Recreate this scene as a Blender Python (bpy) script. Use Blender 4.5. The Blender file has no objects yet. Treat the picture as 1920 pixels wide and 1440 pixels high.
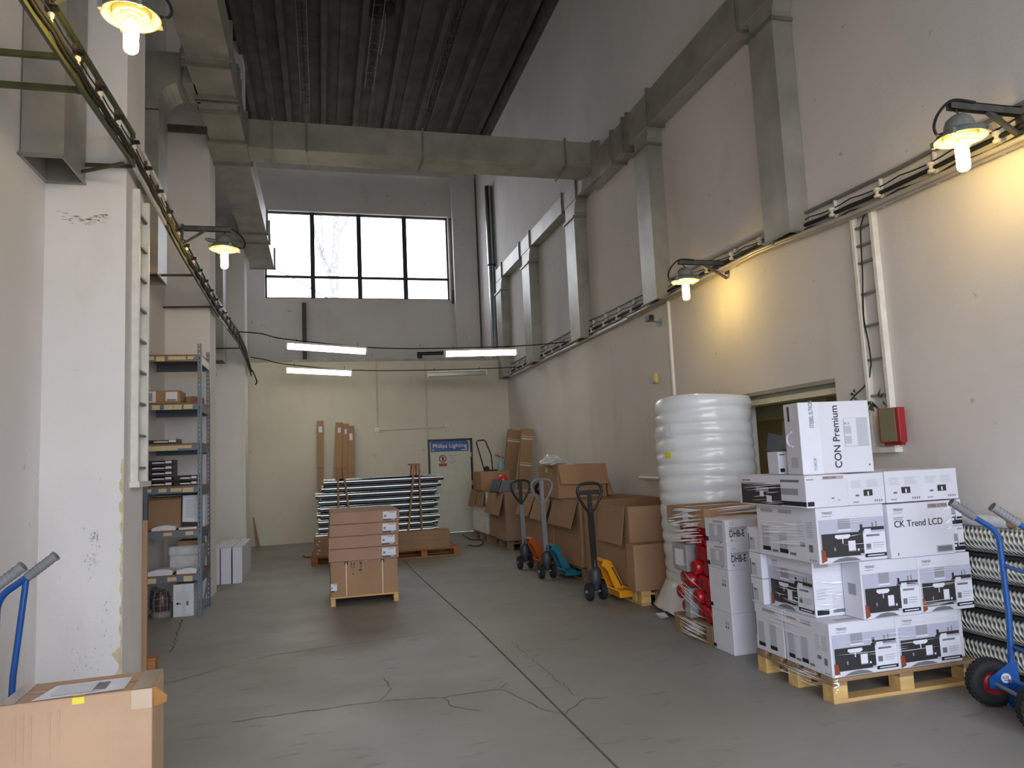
import bpy, math, random
from mathutils import Vector, Matrix

# ------------------------------------------------------------------ camera, light, exposure
random.seed(7)
SC = bpy.context.scene
COL = SC.collection
YAW, PITCH, ROLL, FPX, EYE = math.radians(14.757), math.radians(5.947), math.radians(-2.627), 1370.0, 1.5
_f = Vector((math.sin(YAW)*math.cos(PITCH), math.cos(YAW)*math.cos(PITCH), math.sin(PITCH)))
_r = Vector((math.cos(YAW), -math.sin(YAW), 0))
_u = _r.cross(_f)
CR = math.cos(ROLL)*_r + math.sin(ROLL)*_u
CU = -math.sin(ROLL)*_r + math.cos(ROLL)*_u
CF = _f
CAM = Vector((0, 0, EYE))
cd = bpy.data.cameras.new('camera')
cd.sensor_fit = 'HORIZONTAL'; cd.sensor_width = 36; cd.lens = FPX/1920*36
cd.clip_start = .05; cd.clip_end = 300
cam = bpy.data.objects.new('camera', cd); COL.objects.link(cam)
_m = Matrix((CR, CU, -CF)).transposed().to_4x4(); _m.translation = CAM
cam.matrix_world = _m
SC.camera = cam

SKY = 6.0
w = bpy.data.worlds.new('overcast_sky'); SC.world = w; w.use_nodes = True
w.node_tree.nodes['Background'].inputs[0].default_value = (.86, .91, 1.0, 1)
w.node_tree.nodes['Background'].inputs[1].default_value = SKY
def portal(name, loc, rot, sx, sy):
    d = bpy.data.lights.new(name, 'AREA'); d.shape = 'RECTANGLE'; d.size = sx; d.size_y = sy
    d.cycles.is_portal = True
    o = bpy.data.objects.new(name, d); COL.objects.link(o); o.location = loc; o.rotation_euler = rot
vs = SC.view_settings
vs.view_transform = 'Standard'; vs.look = 'None'; vs.gamma = 1; vs.use_curve_mapping = False
vs.exposure = 0.18
SC.cycles.max_bounces = 16; SC.cycles.diffuse_bounces = 10

def ray(x, y): return CR*((x-960)/FPX) + CU*(-(y-720)/FPX) + CF
def FL(x, y, z=0.0): d = ray(x, y); return CAM + d*((z-EYE)/d.z)
def PX(x, y, X): d = ray(x, y); return CAM + d*(X/d.x)
def PY(x, y, Y): d = ray(x, y); return CAM + d*(Y/d.y)

XR, XL, XC = 4.10, -1.86, -1.34      # right wall, left wall, face of the left pilasters
YB, YU, YF = 15.95, 18.6, -2.2       # lower back wall, upper back wall, gate wall behind the camera
ZC, ZP = 9.75, 3.80                  # ceiling, top of the back partition
portal('gate_front_offscreen', (1.1, YF-.3, 2.2), (math.radians(90), 0, 0), 5.7, 4.4)
portal('window_portal', (1.0, YU+.35, 6.9), (math.radians(-90), 0, 0), 4.8, 2.4)

# ------------------------------------------------------------------ materials
def lin(c):
    return tuple((v/255/12.92) if v/255 <= .04045 else ((v/255+.055)/1.055)**2.4 for v in c)
MATS = {}
def mat(name, rgb, rough=.6, metal=0., var=.12, scale=6., bump=0., bscale=60., coat=0., emit=None, estr=0., trans=0., rgb2=None, stretch=None, detail=4):
    if name in MATS: return MATS[name]
    m = bpy.data.materials.new(name); m.use_nodes = True; MATS[name] = m
    nt = m.node_tree; n = nt.nodes; L = nt.links; p = n['Principled BSDF']
    c = lin(rgb)
    p.inputs['Roughness'].default_value = rough; p.inputs['Metallic'].default_value = metal
    if coat: p.inputs['Coat Weight'].default_value = coat; p.inputs['Coat Roughness'].default_value = .15
    if trans: p.inputs['Transmission Weight'].default_value = trans
    if emit is not None:
        p.inputs['Emission Color'].default_value = (*emit, 1); p.inputs['Emission Strength'].default_value = estr
    if var > 0 or rgb2 or bump:
        tc = n.new('ShaderNodeTexCoord'); mp = n.new('ShaderNodeMapping'); L.new(tc.outputs['Object'], mp.inputs[0])
        if stretch: mp.inputs['Scale'].default_value = stretch
        nz = n.new('ShaderNodeTexNoise'); nz.inputs['Scale'].default_value = scale; nz.inputs['Detail'].default_value = detail
        L.new(mp.outputs[0], nz.inputs['Vector'])
        mx = n.new('ShaderNodeMix'); mx.data_type = 'RGBA'
        rp = n.new('ShaderNodeMapRange'); rp.inputs[1].default_value = .3; rp.inputs[2].default_value = .7
        L.new(nz.outputs['Fac'], rp.inputs[0]); L.new(rp.outputs[0], mx.inputs[0])
        c2 = lin(rgb2) if rgb2 else tuple(v*(1-var) for v in c)
        mx.inputs[6].default_value = (*[min(1, v*(1+var*.5)) for v in c], 1) if not rgb2 else (*c, 1)
        mx.inputs[7].default_value = (*c2, 1)
        L.new(mx.outputs[2], p.inputs['Base Color'])
        if bump:
            n2 = n.new('ShaderNodeTexNoise'); n2.inputs['Scale'].default_value = bscale; n2.inputs['Detail'].default_value = 5
            L.new(mp.outputs[0], n2.inputs['Vector'])
            b = n.new('ShaderNodeBump'); b.inputs['Strength'].default_value = bump; b.inputs['Distance'].default_value = .01
            L.new(n2.outputs['Fac'], b.inputs['Height']); L.new(b.outputs[0], p.inputs['Normal'])
    else:
        p.inputs['Base Color'].default_value = (*c, 1)
    return m

def plaster(name, rgb, dirt, scuff=.5):
    """painted plaster: slow tone changes, fine roller grain, small scuffs and chips"""
    m = bpy.data.materials.new(name); m.use_nodes = True; MATS[name] = m
    nt = m.node_tree; n = nt.nodes; L = nt.links; p = n['Principled BSDF']; p.inputs['Roughness'].default_value = .85
    tc = n.new('ShaderNodeTexCoord')
    def noise(s, d=4, st=None):
        mp = n.new('ShaderNodeMapping'); L.new(tc.outputs['Object'], mp.inputs[0])
        if st: mp.inputs['Scale'].default_value = st
        z = n.new('ShaderNodeTexNoise'); z.inputs['Scale'].default_value = s; z.inputs['Detail'].default_value = d
        L.new(mp.outputs[0], z.inputs['Vector']); return z.outputs['Fac']
    def rng(s, a, b, c=0., d=1.):
        r = n.new('ShaderNodeMapRange'); L.new(s, r.inputs[0])
        for i, v in enumerate((a, b, c, d)): r.inputs[i+1].default_value = v
        return r.outputs[0]
    def mix(f, a, b):
        x = n.new('ShaderNodeMix'); x.data_type = 'RGBA'; L.new(f, x.inputs[0])
        for i, v in ((6, a), (7, b)):
            if isinstance(v, tuple): x.inputs[i].default_value = (*v, 1)
            else: L.new(v, x.inputs[i])
        return x.outputs[2]
    a = mix(rng(noise(.7, 5), .35, .7), lin(rgb), tuple(v*.88 for v in lin(rgb)))
    a = mix(rng(noise(2.2, 6, (1, 1, .35)), .58, .75, 0, .45), a, lin(dirt))
    a = mix(rng(noise(9, 6), .70, .74, 0, scuff), a, tuple(v*.45 for v in lin(dirt)))
    L.new(a, p.inputs['Base Color'])
    b = n.new('ShaderNodeBump'); b.inputs['Strength'].default_value = .18; b.inputs['Distance'].default_value = .01
    L.new(noise(40, 6), b.inputs['Height']); L.new(b.outputs[0], p.inputs['Normal'])
    return m

W_LEFT = plaster('white_plaster', (232, 230, 230), (206, 201, 197))
W_RIGHT = plaster('grey_white_plaster', (214, 209, 206), (194, 186, 180))
W_BACK = plaster('cream_plaster', (218, 212, 198), (200, 192, 174))
W_UP = plaster('old_grey_plaster', (214, 209, 206), (194, 186, 180), .8)
W_YEL = plaster('yellow_office_paint', (226, 221, 172), (208, 201, 150), .2)
PEEL = mat('bare_tan_plaster', (206, 194, 162), .95, var=.22, scale=14, bump=.6, bscale=30)
CEIL = mat('dark_concrete', (84, 77, 70), .9, var=.35, scale=2.5, bump=.3, bscale=25)
CEIL2 = CEIL
GALV = mat('galvanised_sheet', (168, 166, 158), .45, .35, var=.24, scale=3.0, bump=.05, bscale=8)
GALV_W = GALV
GALV_D = mat('duct_flange_steel', (150, 150, 142), .45, .6, var=.2)
DARKIN = GALV
STEEL = mat('bright_zinc_pipe', (158, 163, 166), .24, 1., var=.12, scale=4, stretch=(.2, 1, 1))
BLK = mat('black_rubber', (26, 26, 27), .75, var=.2)
BLKM = mat('black_paint', (30, 31, 33), .4, .1, var=.15)
DGREY = mat('dark_grey_paint', (62, 66, 72), .5, .2, var=.2)
GREYM = mat('grey_enamel', (128, 132, 140), .45, .2, var=.15)
FRAME = mat('window_frame_paint', (52, 54, 60), .6, var=.2)
WHITE = mat('white_paint', (226, 226, 224), .5, var=.06)
WSTEEL = mat('white_painted_steel', (222, 220, 214), .5, var=.12, scale=12)
OLIVE = mat('olive_green_paint', (72, 78, 46), .55, .1, var=.35, scale=9)
RUSTY = mat('brown_painted_steel', (84, 72, 62), .6, .2, var=.35, scale=10)
KRAFT = mat('kraft_cardboard', (160, 127, 97), .85, var=.14, scale=3, bump=.12, bscale=120, stretch=(1, 1, .25))
KRAFT2 = mat('reddish_kraft_cardboard', (164, 132, 112), .85, var=.1, scale=3, bump=.1, bscale=120)
KRAFT3 = mat('pale_kraft_cardboard', (184, 152, 124), .85, var=.12, scale=2.5, bump=.25, bscale=22)
KRAFTD = KRAFT
KEDGE = mat('cardboard_edge', (122, 92, 64), .9, var=.3, scale=60)
TAPE = mat('brown_packing_tape', (176, 128, 74), .25, var=.1, coat=.5)
TAPEC = mat('clear_packing_tape', (190, 170, 146), .2, var=.08, coat=.6)
TAPEW = mat('white_strap_tape', (215, 205, 196), .3, var=.2)
PINE = mat('fresh_pine_wood', (206, 170, 110), .7, var=.28, scale=5, bump=.15, bscale=30, stretch=(.3, 3, 3))
OLDW = mat('worn_pallet_wood', (150, 122, 92), .8, var=.35, scale=5, bump=.2, bscale=30, stretch=(.3, 3, 3))
REDW = mat('reddish_pallet_wood', (164, 108, 62), .75, var=.3, scale=5, bump=.15, stretch=(.3, 3, 3))
TRW = mat('tan_trestle_wood', (158, 120, 82), .75, var=.25, scale=6, stretch=(2, 2, .3))
CHIP = mat('brown_chipboard', (142, 100, 68), .8, var=.25, scale=40)
PAPER = mat('white_paper', (216, 218, 230), .7, var=.05)
CARTON = mat('white_carton', (210, 211, 222), .55, var=.05, scale=2)
CARTON2 = mat('white_carton_grey_side', (200, 200, 207), .6, var=.06, scale=2)
P_LAV = mat('print_lavender', (178, 180, 200), .5, var=.05)
P_GREY = mat('print_grey', (146, 147, 158), .5, var=.05)
P_MID = mat('print_mid_grey', (110, 111, 120), .5, var=.05)
P_DARK = mat('print_charcoal', (48, 46, 50), .5, var=.15, scale=12)
P_BLK = mat('print_black', (22, 22, 28), .5, var=.05)
P_RED = mat('print_rust_red', (136, 66, 40), .5, var=.1)
P_PINK = mat('print_pinkish_grey', (176, 160, 160), .5, var=.05)
P_NAVY = mat('print_navy', (30, 34, 74), .5, var=.05)
P_PALE = mat('print_pale_grey', (178, 180, 192), .5, var=.05)
YLAB = mat('yellow_label', (200, 190, 150), .7, var=.08, scale=30)
BLUE = mat('blue_enamel', (24, 84, 160), .28, .1, var=.1, coat=.4)
GRIP = mat('grey_rubber_grip', (128, 130, 134), .7, var=.15)
REDR = mat('red_enamel', (150, 36, 40), .4, var=.2)
REDP = mat('red_plastic', (190, 30, 40), .3, var=.12, coat=.4)
TEAL = mat('teal_enamel', (26, 112, 132), .35, .1, var=.15, coat=.3)
YELE = mat('yellow_enamel', (228, 158, 12), .35, .1, var=.15, coat=.3)
ORNG = mat('orange_enamel', (196, 92, 20), .4, .1, var=.15)
FOAM = mat('white_foam_wrap', (226, 230, 234), .24, var=.06, scale=3, bump=.25, bscale=14, coat=.35)
FOAM.node_tree.nodes['Principled BSDF'].inputs['Subsurface Weight'].default_value = .25
FOAM.node_tree.nodes['Principled BSDF'].inputs['Subsurface Radius'].default_value = (.05, .05, .05)
RACK = mat('blue_grey_rack_paint', (104, 116, 130), .45, .25, var=.12)
RACKD = mat('dark_rack_beam', (40, 46, 54), .5, .2, var=.15)
SIGNB = mat('sign_blue', (18, 84, 164), .4, var=.05)
DOORM = mat('door_off_white', (206, 205, 192), .55, var=.06)
LAMPG = mat('grey_cast_lamp_housing', (140, 142, 140), .5, .4, var=.25, scale=14)
LAMPY = mat('enamel_reflector', (226, 214, 170), .35, var=.1)
PORC = mat('porcelain', (222, 212, 200), .3, var=.05)
BULB = mat('lit_bulb', (255, 230, 180), .4, var=0, emit=(1., .68, .18), estr=92)
TUBE = mat('lit_fluorescent_cover', (255, 250, 235), .4, var=0, emit=(1., .94, .70), estr=12)
TUBEOFF = mat('unlit_fluorescent_cover', (170, 174, 176), .2, .2, var=.1)
LEAF = mat('dark_leaf', (52, 66, 44), .5, var=.3, scale=20)
OLPAN = mat('olive_panel', (122, 118, 88), .6, var=.06)
CORK = mat('cork_board', (186, 154, 100), .9, var=.2, scale=50)
BARK = mat('pale_bark', (134, 131, 130), .9, var=.3, scale=8)
GROUND = mat('outdoor_concrete', (150, 148, 142), .9, var=.15, scale=2)
BAG = mat('clear_plastic_wrap', (206, 208, 210), .2, var=.15, scale=12, bump=.5, bscale=18, coat=.5)

def glassy(name, fac, rough, col=(1, 1, 1)):
    m = bpy.data.materials.new(name); m.use_nodes = True; nt = m.node_tree; n = nt.nodes; n.clear()
    o = n.new('ShaderNodeOutputMaterial'); t = n.new('ShaderNodeBsdfTransparent'); g = n.new('ShaderNodeBsdfGlossy')
    g.inputs['Roughness'].default_value = rough; g.inputs[0].default_value = (*col, 1)
    x = n.new('ShaderNodeMixShader'); x.inputs[0].default_value = fac
    nt.links.new(t.outputs[0], x.inputs[1]); nt.links.new(g.outputs[0], x.inputs[2]); nt.links.new(x.outputs[0], o.inputs[0])
    return m
GLASS = glassy('window_glass', .06, .02)
FILM = glassy('stretch_film_wrinkle', .5, .18)

def floor_mat():
    m = bpy.data.materials.new('grey_screed_floor'); m.use_nodes = True
    nt = m.node_tree; n = nt.nodes; L = nt.links; p = n['Principled BSDF']
    tc = n.new('ShaderNodeTexCoord')
    def noise(s, d=5, st=(1, 1, 1), dist=0):
        mp = n.new('ShaderNodeMapping'); mp.inputs['Scale'].default_value = st; L.new(tc.outputs['Object'], mp.inputs[0])
        z = n.new('ShaderNodeTexNoise'); z.inputs['Scale'].default_value = s; z.inputs['Detail'].default_value = d; z.inputs['Distortion'].default_value = dist
        L.new(mp.outputs[0], z.inputs['Vector']); return z.outputs['Fac']
    def rng(s, a, b, c=0., d=1.):
        r = n.new('ShaderNodeMapRange'); L.new(s, r.inputs[0])
        for i, v in enumerate((a, b, c, d)): r.inputs[i+1].default_value = v
        return r.outputs[0]
    def mix(f, a, b):
        x = n.new('ShaderNodeMix'); x.data_type = 'RGBA'; L.new(f, x.inputs[0])
        for i, v in ((6, a), (7, b)):
            if isinstance(v, tuple): x.inputs[i].default_value = (*v, 1)
            else: L.new(v, x.inputs[i])
        return x.outputs[2]
    a = mix(rng(noise(.55, 6), .35, .68), lin((147, 145, 142)), lin((127, 125, 122)))
    a = mix(rng(noise(2.5, 8, (.35, 1, 1), .6), .5, .72, 0, .45), a, lin((150, 148, 142)))
    a = mix(rng(noise(11, 6, (.3, 1, 1)), .62, .7, 0, .4), a, lin((92, 90, 86)))
    a = mix(rng(noise(60, 3), .70, .74, 0, .5), a, lin((168, 162, 150)))
    L.new(a, p.inputs['Base Color'])
    L.new(rng(noise(1.2, 5), .3, .7, .42, .62), p.inputs['Roughness'])
    b = n.new('ShaderNodeBump'); b.inputs['Strength'].default_value = .12; b.inputs['Distance'].default_value = .01
    L.new(noise(25, 6), b.inputs['Height']); L.new(b.outputs[0], p.inputs['Normal'])
    return m
FLOORM = floor_mat()
def braid_mat():
    m = bpy.data.materials.new('braided_net_roll'); m.use_nodes = True
    nt = m.node_tree; n = nt.nodes; L = nt.links; p = n['Principled BSDF']; p.inputs['Roughness'].default_value = .7
    tc = n.new('ShaderNodeTexCoord')
    # object Y runs along the roll: diagonal rows of light loops on a dark ground
    sp = n.new('ShaderNodeSeparateXYZ'); L.new(tc.outputs['UV'], sp.inputs[0])
    def ma(op, a, b):
        x = n.new('ShaderNodeMath'); x.operation = op
        for i, v in enumerate((a, b)):
            if isinstance(v, (int, float)): x.inputs[i].default_value = v
            else: L.new(v, x.inputs[i])
        return x.outputs[0]
    u = ma('MULTIPLY', sp.outputs[0], 2*math.pi*75); v = ma('MULTIPLY', sp.outputs[1], 2*math.pi*11)
    s = ma('ADD', ma('SINE', ma('ADD', u, v), 0), ma('MULTIPLY', ma('SINE', v, 0), .9))
    r = n.new('ShaderNodeMapRange'); L.new(s, r.inputs[0]); r.inputs[1].default_value = -1.0; r.inputs[2].default_value = -.35
    mx = n.new('ShaderNodeMix'); mx.data_type = 'RGBA'; L.new(r.outputs[0], mx.inputs[0])
    mx.inputs[6].default_value = (*lin((84, 86, 82)), 1); mx.inputs[7].default_value = (*lin((222, 222, 212)), 1)
    L.new(mx.outputs[2], p.inputs['Base Color'])
    b = n.new('ShaderNodeBump'); b.inputs['Distance'].default_value = .006; L.new(s, b.inputs['Height']); L.new(b.outputs[0], p.inputs['Normal'])
    return m
BRAID = braid_mat()

# ------------------------------------------------------------------ mesh helpers
class MB:
    def __init__(s, off=(0, 0, 0)):
        s.v = []; s.f = []; s.mi = []; s.sm = []; s.off = Vector(off); s.uv = {}
    def add(s, vs, fs, mi=0, sm=False):
        b = len(s.v); s.v += [tuple(v) for v in vs]
        for f in fs: s.f.append([b+i for i in f]); s.mi.append(mi); s.sm.append(sm)
        return s
    def box(s, x0, x1, y0, y1, z0, z1, mi=0):
        v = [(x, y, z) for z in (z0, z1) for x, y in ((x0, y0), (x1, y0), (x1, y1), (x0, y1))]
        return s.add(v, [(3, 2, 1, 0), (4, 5, 6, 7), (0, 1, 5, 4), (1, 2, 6, 5), (2, 3, 7, 6), (3, 0, 4, 7)], mi)
    def obox(s, c, ax, ay, az, mi=0):
        c, ax, ay, az = map(Vector, (c, ax, ay, az))
        v = [c + ax*i + ay*j + az*k for k in (-1, 1) for i, j in ((-1, -1), (1, -1), (1, 1), (-1, 1))]
        return s.add(v, [(3, 2, 1, 0), (4, 5, 6, 7), (0, 1, 5, 4), (1, 2, 6, 5), (2, 3, 7, 6), (3, 0, 4, 7)], mi)
    def bar(s, a, b, wd, ht, up=(0, 0, 1), mi=0):
        a, b = Vector(a), Vector(b); d = (b-a); L = d.length/2; d.normalize()
        r = d.cross(Vector(up))
        if r.length < 1e-4: r = d.cross(Vector((0, 1, 0)))
        r.normalize(); u = r.cross(d)
        return s.obox((a+b)/2, r*wd/2, d*L, u*ht/2, mi)
    def quad(s, a, b, c, d, mi=0): return s.add([a, b, c, d], [(0, 1, 2, 3)], mi)
    def prism(s, pts, ext, mi=0):
        """closed polygon (3d points) extruded by vector ext"""
        n = len(pts); e = Vector(ext); p = [Vector(q) for q in pts]
        v = p + [q+e for q in p]
        f = [tuple(range(n-1, -1, -1)), tuple(range(n, 2*n))] + [(i, (i+1) % n, n+(i+1) % n, n+i) for i in range(n)]
        return s.add(v, f, mi)
    def tube(s, pts, r, n=8, mi=0, cap=True, closed=False):
        P = [Vector(p) for p in pts]; R = r if isinstance(r, (list, tuple)) else [r]*len(P)
        rings = []; prev = None; N = len(P)
        for i, p in enumerate(P):
            if closed: t = P[(i+1) % N] - P[i-1]
            else: t = P[min(i+1, N-1)] - P[max(i-1, 0)]
            t.normalize()
            if prev is None:
                a = t.cross(Vector((0, 0, 1)))
                if a.length < .05: a = t.cross(Vector((0, 1, 0)))
            else: a = prev - t*prev.dot(t)
            a.normalize(); b = t.cross(a); prev = a
            rings.append([p + (a*math.cos(2*math.pi*k/n) + b*math.sin(2*math.pi*k/n))*R[i] for k in range(n)])
        v = [q for g in rings for q in g]; f = []
        for i in range(N if closed else N-1):
            j = (i+1) % N
            for k in range(n): f.append((i*n+k, i*n+(k+1) % n, j*n+(k+1) % n, j*n+k))
        s.add(v, f, mi, True)
        if cap and not closed:
            s.add(rings[0], [tuple(range(n-1, -1, -1))], mi); s.add(rings[-1], [tuple(range(n))], mi)
        return s
    def cyl(s, a, b, r, n=16, mi=0, r2=None): return s.tube([a, b], [r, r if r2 is None else r2], n, mi)
    def lathe(s, prof, c=(0, 0, 0), n=24, mi=0, ax=None):
        """profile [(r, t)] turned about an axis ax through c (default +z)"""
        c = Vector(c); z = Vector(ax or (0, 0, 1)).normalized()
        x = z.cross(Vector((0, 1, 0)));
        if x.length < .05: x = z.cross(Vector((1, 0, 0)))
        x.normalize(); y = z.cross(x)
        runs = [[prof[0]]]
        for i in range(1, len(prof)):
            runs[-1].append(prof[i])
            if i < len(prof)-1:
                a = Vector(prof[i])-Vector(prof[i-1]); d = Vector(prof[i+1])-Vector(prof[i])
                if a.length > 1e-6 and d.length > 1e-6 and a.angle(d) > .75: runs.append([prof[i]])
        for pr in runs:
            v = [c + z*t + (x*math.cos(2*math.pi*k/n) + y*math.sin(2*math.pi*k/n))*r for r, t in pr for k in range(n)]
            s.add(v, [(i*n+k, i*n+(k+1) % n, (i+1)*n+(k+1) % n, (i+1)*n+k) for i in range(len(pr)-1) for k in range(n)], mi, True)
        return s
    def mesh(s, name, mats):
        me = bpy.data.meshes.new(name)
        me.from_pydata([tuple(Vector(v)-s.off) for v in s.v], [], s.f)
        for m in (mats if isinstance(mats, (list, tuple)) else [mats]): me.materials.append(m)
        me.polygons.foreach_set('material_index', s.mi); me.polygons.foreach_set('use_smooth', s.sm)
        me.update(); return me
    def build(s, name, mats, parent=None, bevel=0, seg=1):
        o = bpy.data.objects.new(name, s.mesh(name, mats)); COL.objects.link(o)
        if parent: o.parent = parent
        if s.off.length and not parent: o.location = s.off
        if bevel:
            b = o.modifiers.new('bevel', 'BEVEL'); b.width = bevel; b.segments = seg; b.limit_method = 'ANGLE'
        return o

def tag(o, label, cat, group=None):
    o['label'] = label; o['category'] = cat
    if group: o['group'] = group
    return o
def thing(name, label, cat, loc=(0, 0, 0), rz=0., group=None):
    o = bpy.data.objects.new(name, None); COL.objects.link(o); o.location = loc; o.rotation_euler = (0, 0, rz)
    o.empty_display_size = .05
    return tag(o, label, cat, group)
def struct(o): o['kind'] = 'structure'; return o
def text(s, parent, o, u, v, h, m, name='lettering', squeeze=1.0, bold=0.0):
    """flat lettering: origin o, reading direction u, up v, cap height h"""
    cu = bpy.data.curves.new('t', 'FONT'); cu.body = s; cu.size = h/.70; cu.offset = bold*h
    t = bpy.data.objects.new('t', cu); COL.objects.link(t)
    bpy.context.view_layer.update()
    me = bpy.data.meshes.new_from_object(t.evaluated_get(bpy.context.evaluated_depsgraph_get()))
    bpy.data.objects.remove(t); bpy.data.curves.remove(cu)
    me.name = name; me.materials.clear(); me.materials.append(m)
    ob = bpy.data.objects.new(name, me); COL.objects.link(ob); ob.parent = parent
    u = Vector(u).normalized()*squeeze; v = Vector(v).normalized(); n = u.cross(v).normalized()
    M = Matrix((u, v, n)).transposed().to_4x4(); M.translation = Vector(o)
    ob.matrix_local = M
    return ob
def copy_tree(o, parent=None):
    c = o.copy(); COL.objects.link(c); c.parent = parent
    for ch in list(o.children): copy_tree(ch, c)
    return c

# ------------------------------------------------------------------ the room
fo = (0, 0, 0)
# floor slabs with a recessed joint along x = 1.35
JX = [(1.34, YF), (1.355, 3.2), (1.345, 5.0), (1.335, 6.6), (1.275, 8.7), (1.235, 10.4), (1.20, YB)]
g = .008
b = MB(); n = len(JX)
for sgn, xe in ((-1, XL-.3), (1, XR+.2)):
    for (xa, ya), (xb, yb) in zip(JX, JX[1:]):
        p = [(xa+sgn*g, ya, 0), (xe, ya, 0), (xe, yb, 0), (xb+sgn*g, yb, 0)]
        q = p if sgn > 0 else p[::-1]
        b.add([*q], [(0, 1, 2, 3)])
        b.add([(xa+sgn*g, ya, 0), (xb+sgn*g, yb, 0), (xb+sgn*g, yb, -.02), (xa+sgn*g, ya, -.02)], [(0, 1, 2, 3)])
b.box(XL-.3, XR+.2, YF, YU+.3, -.2, -.012)
FLOOR = struct(b.build('floor', FLOORM))
b = MB()
for (xa, ya), (xb, yb) in zip(JX, JX[1:]): b.quad((xa-g, ya, -.006), (xa+g, ya, -.006), (xb+g, yb, -.006), (xb-g, yb, -.006))
b.build('joint_filler', mat('joint_filler', (104, 100, 92), .9, var=.3, scale=12), FLOOR)
def crack(pts, wd):
    b = MB(); P = []
    for (x0, y0), (x1, y1) in zip(pts, pts[1:]):
        k = max(2, int(math.hypot(x1-x0, y1-y0)/.05))
        for i in range(k):
            t = i/k; P.append(Vector((x0+(x1-x0)*t+random.uniform(-.014, .014), y0+(y1-y0)*t+random.uniform(-.014, .014), .0012)))
    P.append(Vector((*pts[-1], .0012)))
    for i in range(len(P)-1):
        d = (P[i+1]-P[i]).normalized(); r = Vector((-d.y, d.x, 0))
        w0 = wd*random.uniform(.5, 1.2); w1 = w0
        b.quad(P[i]-r*w0, P[i+1]-r*w1, P[i+1]+r*w1, P[i]+r*w0)
    b.build('floor_crack', mat('crack_dirt', (92, 89, 83), .95, var=.3, scale=20), FLOOR)
crack([(-.55, 4.92), (.32, 4.96), (.725, 4.87), (.975, 4.89), (1.1, 4.885)], .0035)
crack([(.725, 4.86), (.76, 4.67), (.9, 4.53)], .003)
crack([(1.1, 4.885), (1.21, 4.64), (1.27, 4.40), (1.35, 4.28)], .0035)
crack([(1.2, 5.0), (1.1, 4.885)], .003)
crack([(1.36, 4.29), (1.57, 4.49), (1.70, 4.46)], .0035)
crack([(1.53, 4.56), (1.52, 4.93), (1.51, 5.2), (1.5, 5.6), (1.5, 6.1)], .0025)
crack([(.40, 5.48), (.42, 5.18), (.33, 4.97)], .0025)
crack([(-1.25, 5.9), (-.85, 6.2), (-.45, 6.5), (.1, 6.6), (.9, 6.7)], .003)
crack([(-1.28, 7.0), (-1.45, 8.5)], .006)
crack([(-1.2, 4.2), (-.8, 4.1), (-.5, 4.15)], .002)

# walls
def wall(name, m, boxes):
    b = MB()
    for q in boxes: b.box(*q)
    return struct(b.build(name, m))
oy1 = 6.60; oy0 = PX(1565, 708, XR).y; oz1 = PX(1480, 724, XR).z; oz0 = .95
wall('wall_right', W_RIGHT, [(XR, XR+.2, YF, oy0, 0, ZC), (XR, XR+.2, oy1, YU, 0, ZC), (XR, XR+.2, oy0, oy1, 0, oz0), (XR, XR+.2, oy0, oy1, oz1, ZC)])
wl = wall('wall_left', W_LEFT, [(XL-.2, XL, YF, YU, 0, ZC)])
def pilaster(y0, y1, nm):
    o = wall(nm, W_LEFT, [(XL, XC, y0, y1, 0, ZC)]); return o
PIL1 = pilaster(5.65, 6.20, 'wall_left_pilaster'); pilaster(9.75, 10.27, 'wall_left_pilaster'); pilaster(14.1, 14.6, 'wall_left_pilaster')
pilaster(1.6, 2.15, 'wall_left_pilaster')
# chipped plaster down the edge of the first pilaster
b = MB(); y = 5.648; zs = [0.0]
while zs[-1] < 1.62: zs.append(zs[-1]+random.uniform(.015, .05))
def chipw(z):
    v = .004+.014*abs(math.sin(z*9.1))*abs(math.sin(z*23))+random.uniform(0, .006)
    for c, h, a in ((.31, .05, .065), (.16, .05, .045), (.05, .05, .035), (.75, .05, .02), (1.02, .04, .025), (1.30, .05, .03), (1.45, .05, .03)):
        if abs(z-c) < h: v = max(v, a*math.sqrt(1-((z-c)/h)**2))
    return v
for z0, z1 in zip(zs, zs[1:]):
    a, c = chipw(z0), chipw(z1)
    b.quad((XC-a, y, z0), (XC+.001, y, z0), (XC+.001, y, z1), (XC-c, y, z1))
b.build('chipped_plaster', PEEL, PIL1)
# grey smears on the pilaster front
b = MB()
for cx, cz, sx, sz, nn in ((-1.53, .93, .05, .06, 40), (-1.52, 1.10, .03, .05, 40), (-1.45, .45, .12, .25, 14), (-1.65, .75, .1, .3, 10), (-1.58, .25, .06, .12, 24), (-1.42, .62, .05, .05, 10)):
    for _ in range(nn):
        x = cx+random.gauss(0, sx/2); z = cz+random.gauss(0, sz/2); l = random.uniform(.004, .016)
        if XL+.02 < x < XC-.06: b.quad((x, y, z), (x+.003, y, z), (x+.003+random.uniform(-.004, .006), y, z+l), (x+random.uniform(-.004, .006), y, z+l))
b.build('scuff_marks', mat('scuff_grey', (186, 183, 181), .9, var=.3), PIL1)
# brown dirt tracks under the first left duct
b = MB()
for i in range(46):
    x = random.uniform(-1.80, -1.46); z = 3.32+.10*((x+1.63)/.17)**2*.5+random.uniform(-.02, .05); l = random.uniform(.01, .04)
    b.quad((x, y, z), (x+l, y, z+random.uniform(-.01, .012)), (x+l, y, z+.003), (x, y, z+.004))
b.build('dirt_tracks', mat('dirt_brown', (184, 172, 160), .9, var=.3), PIL1)

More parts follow.
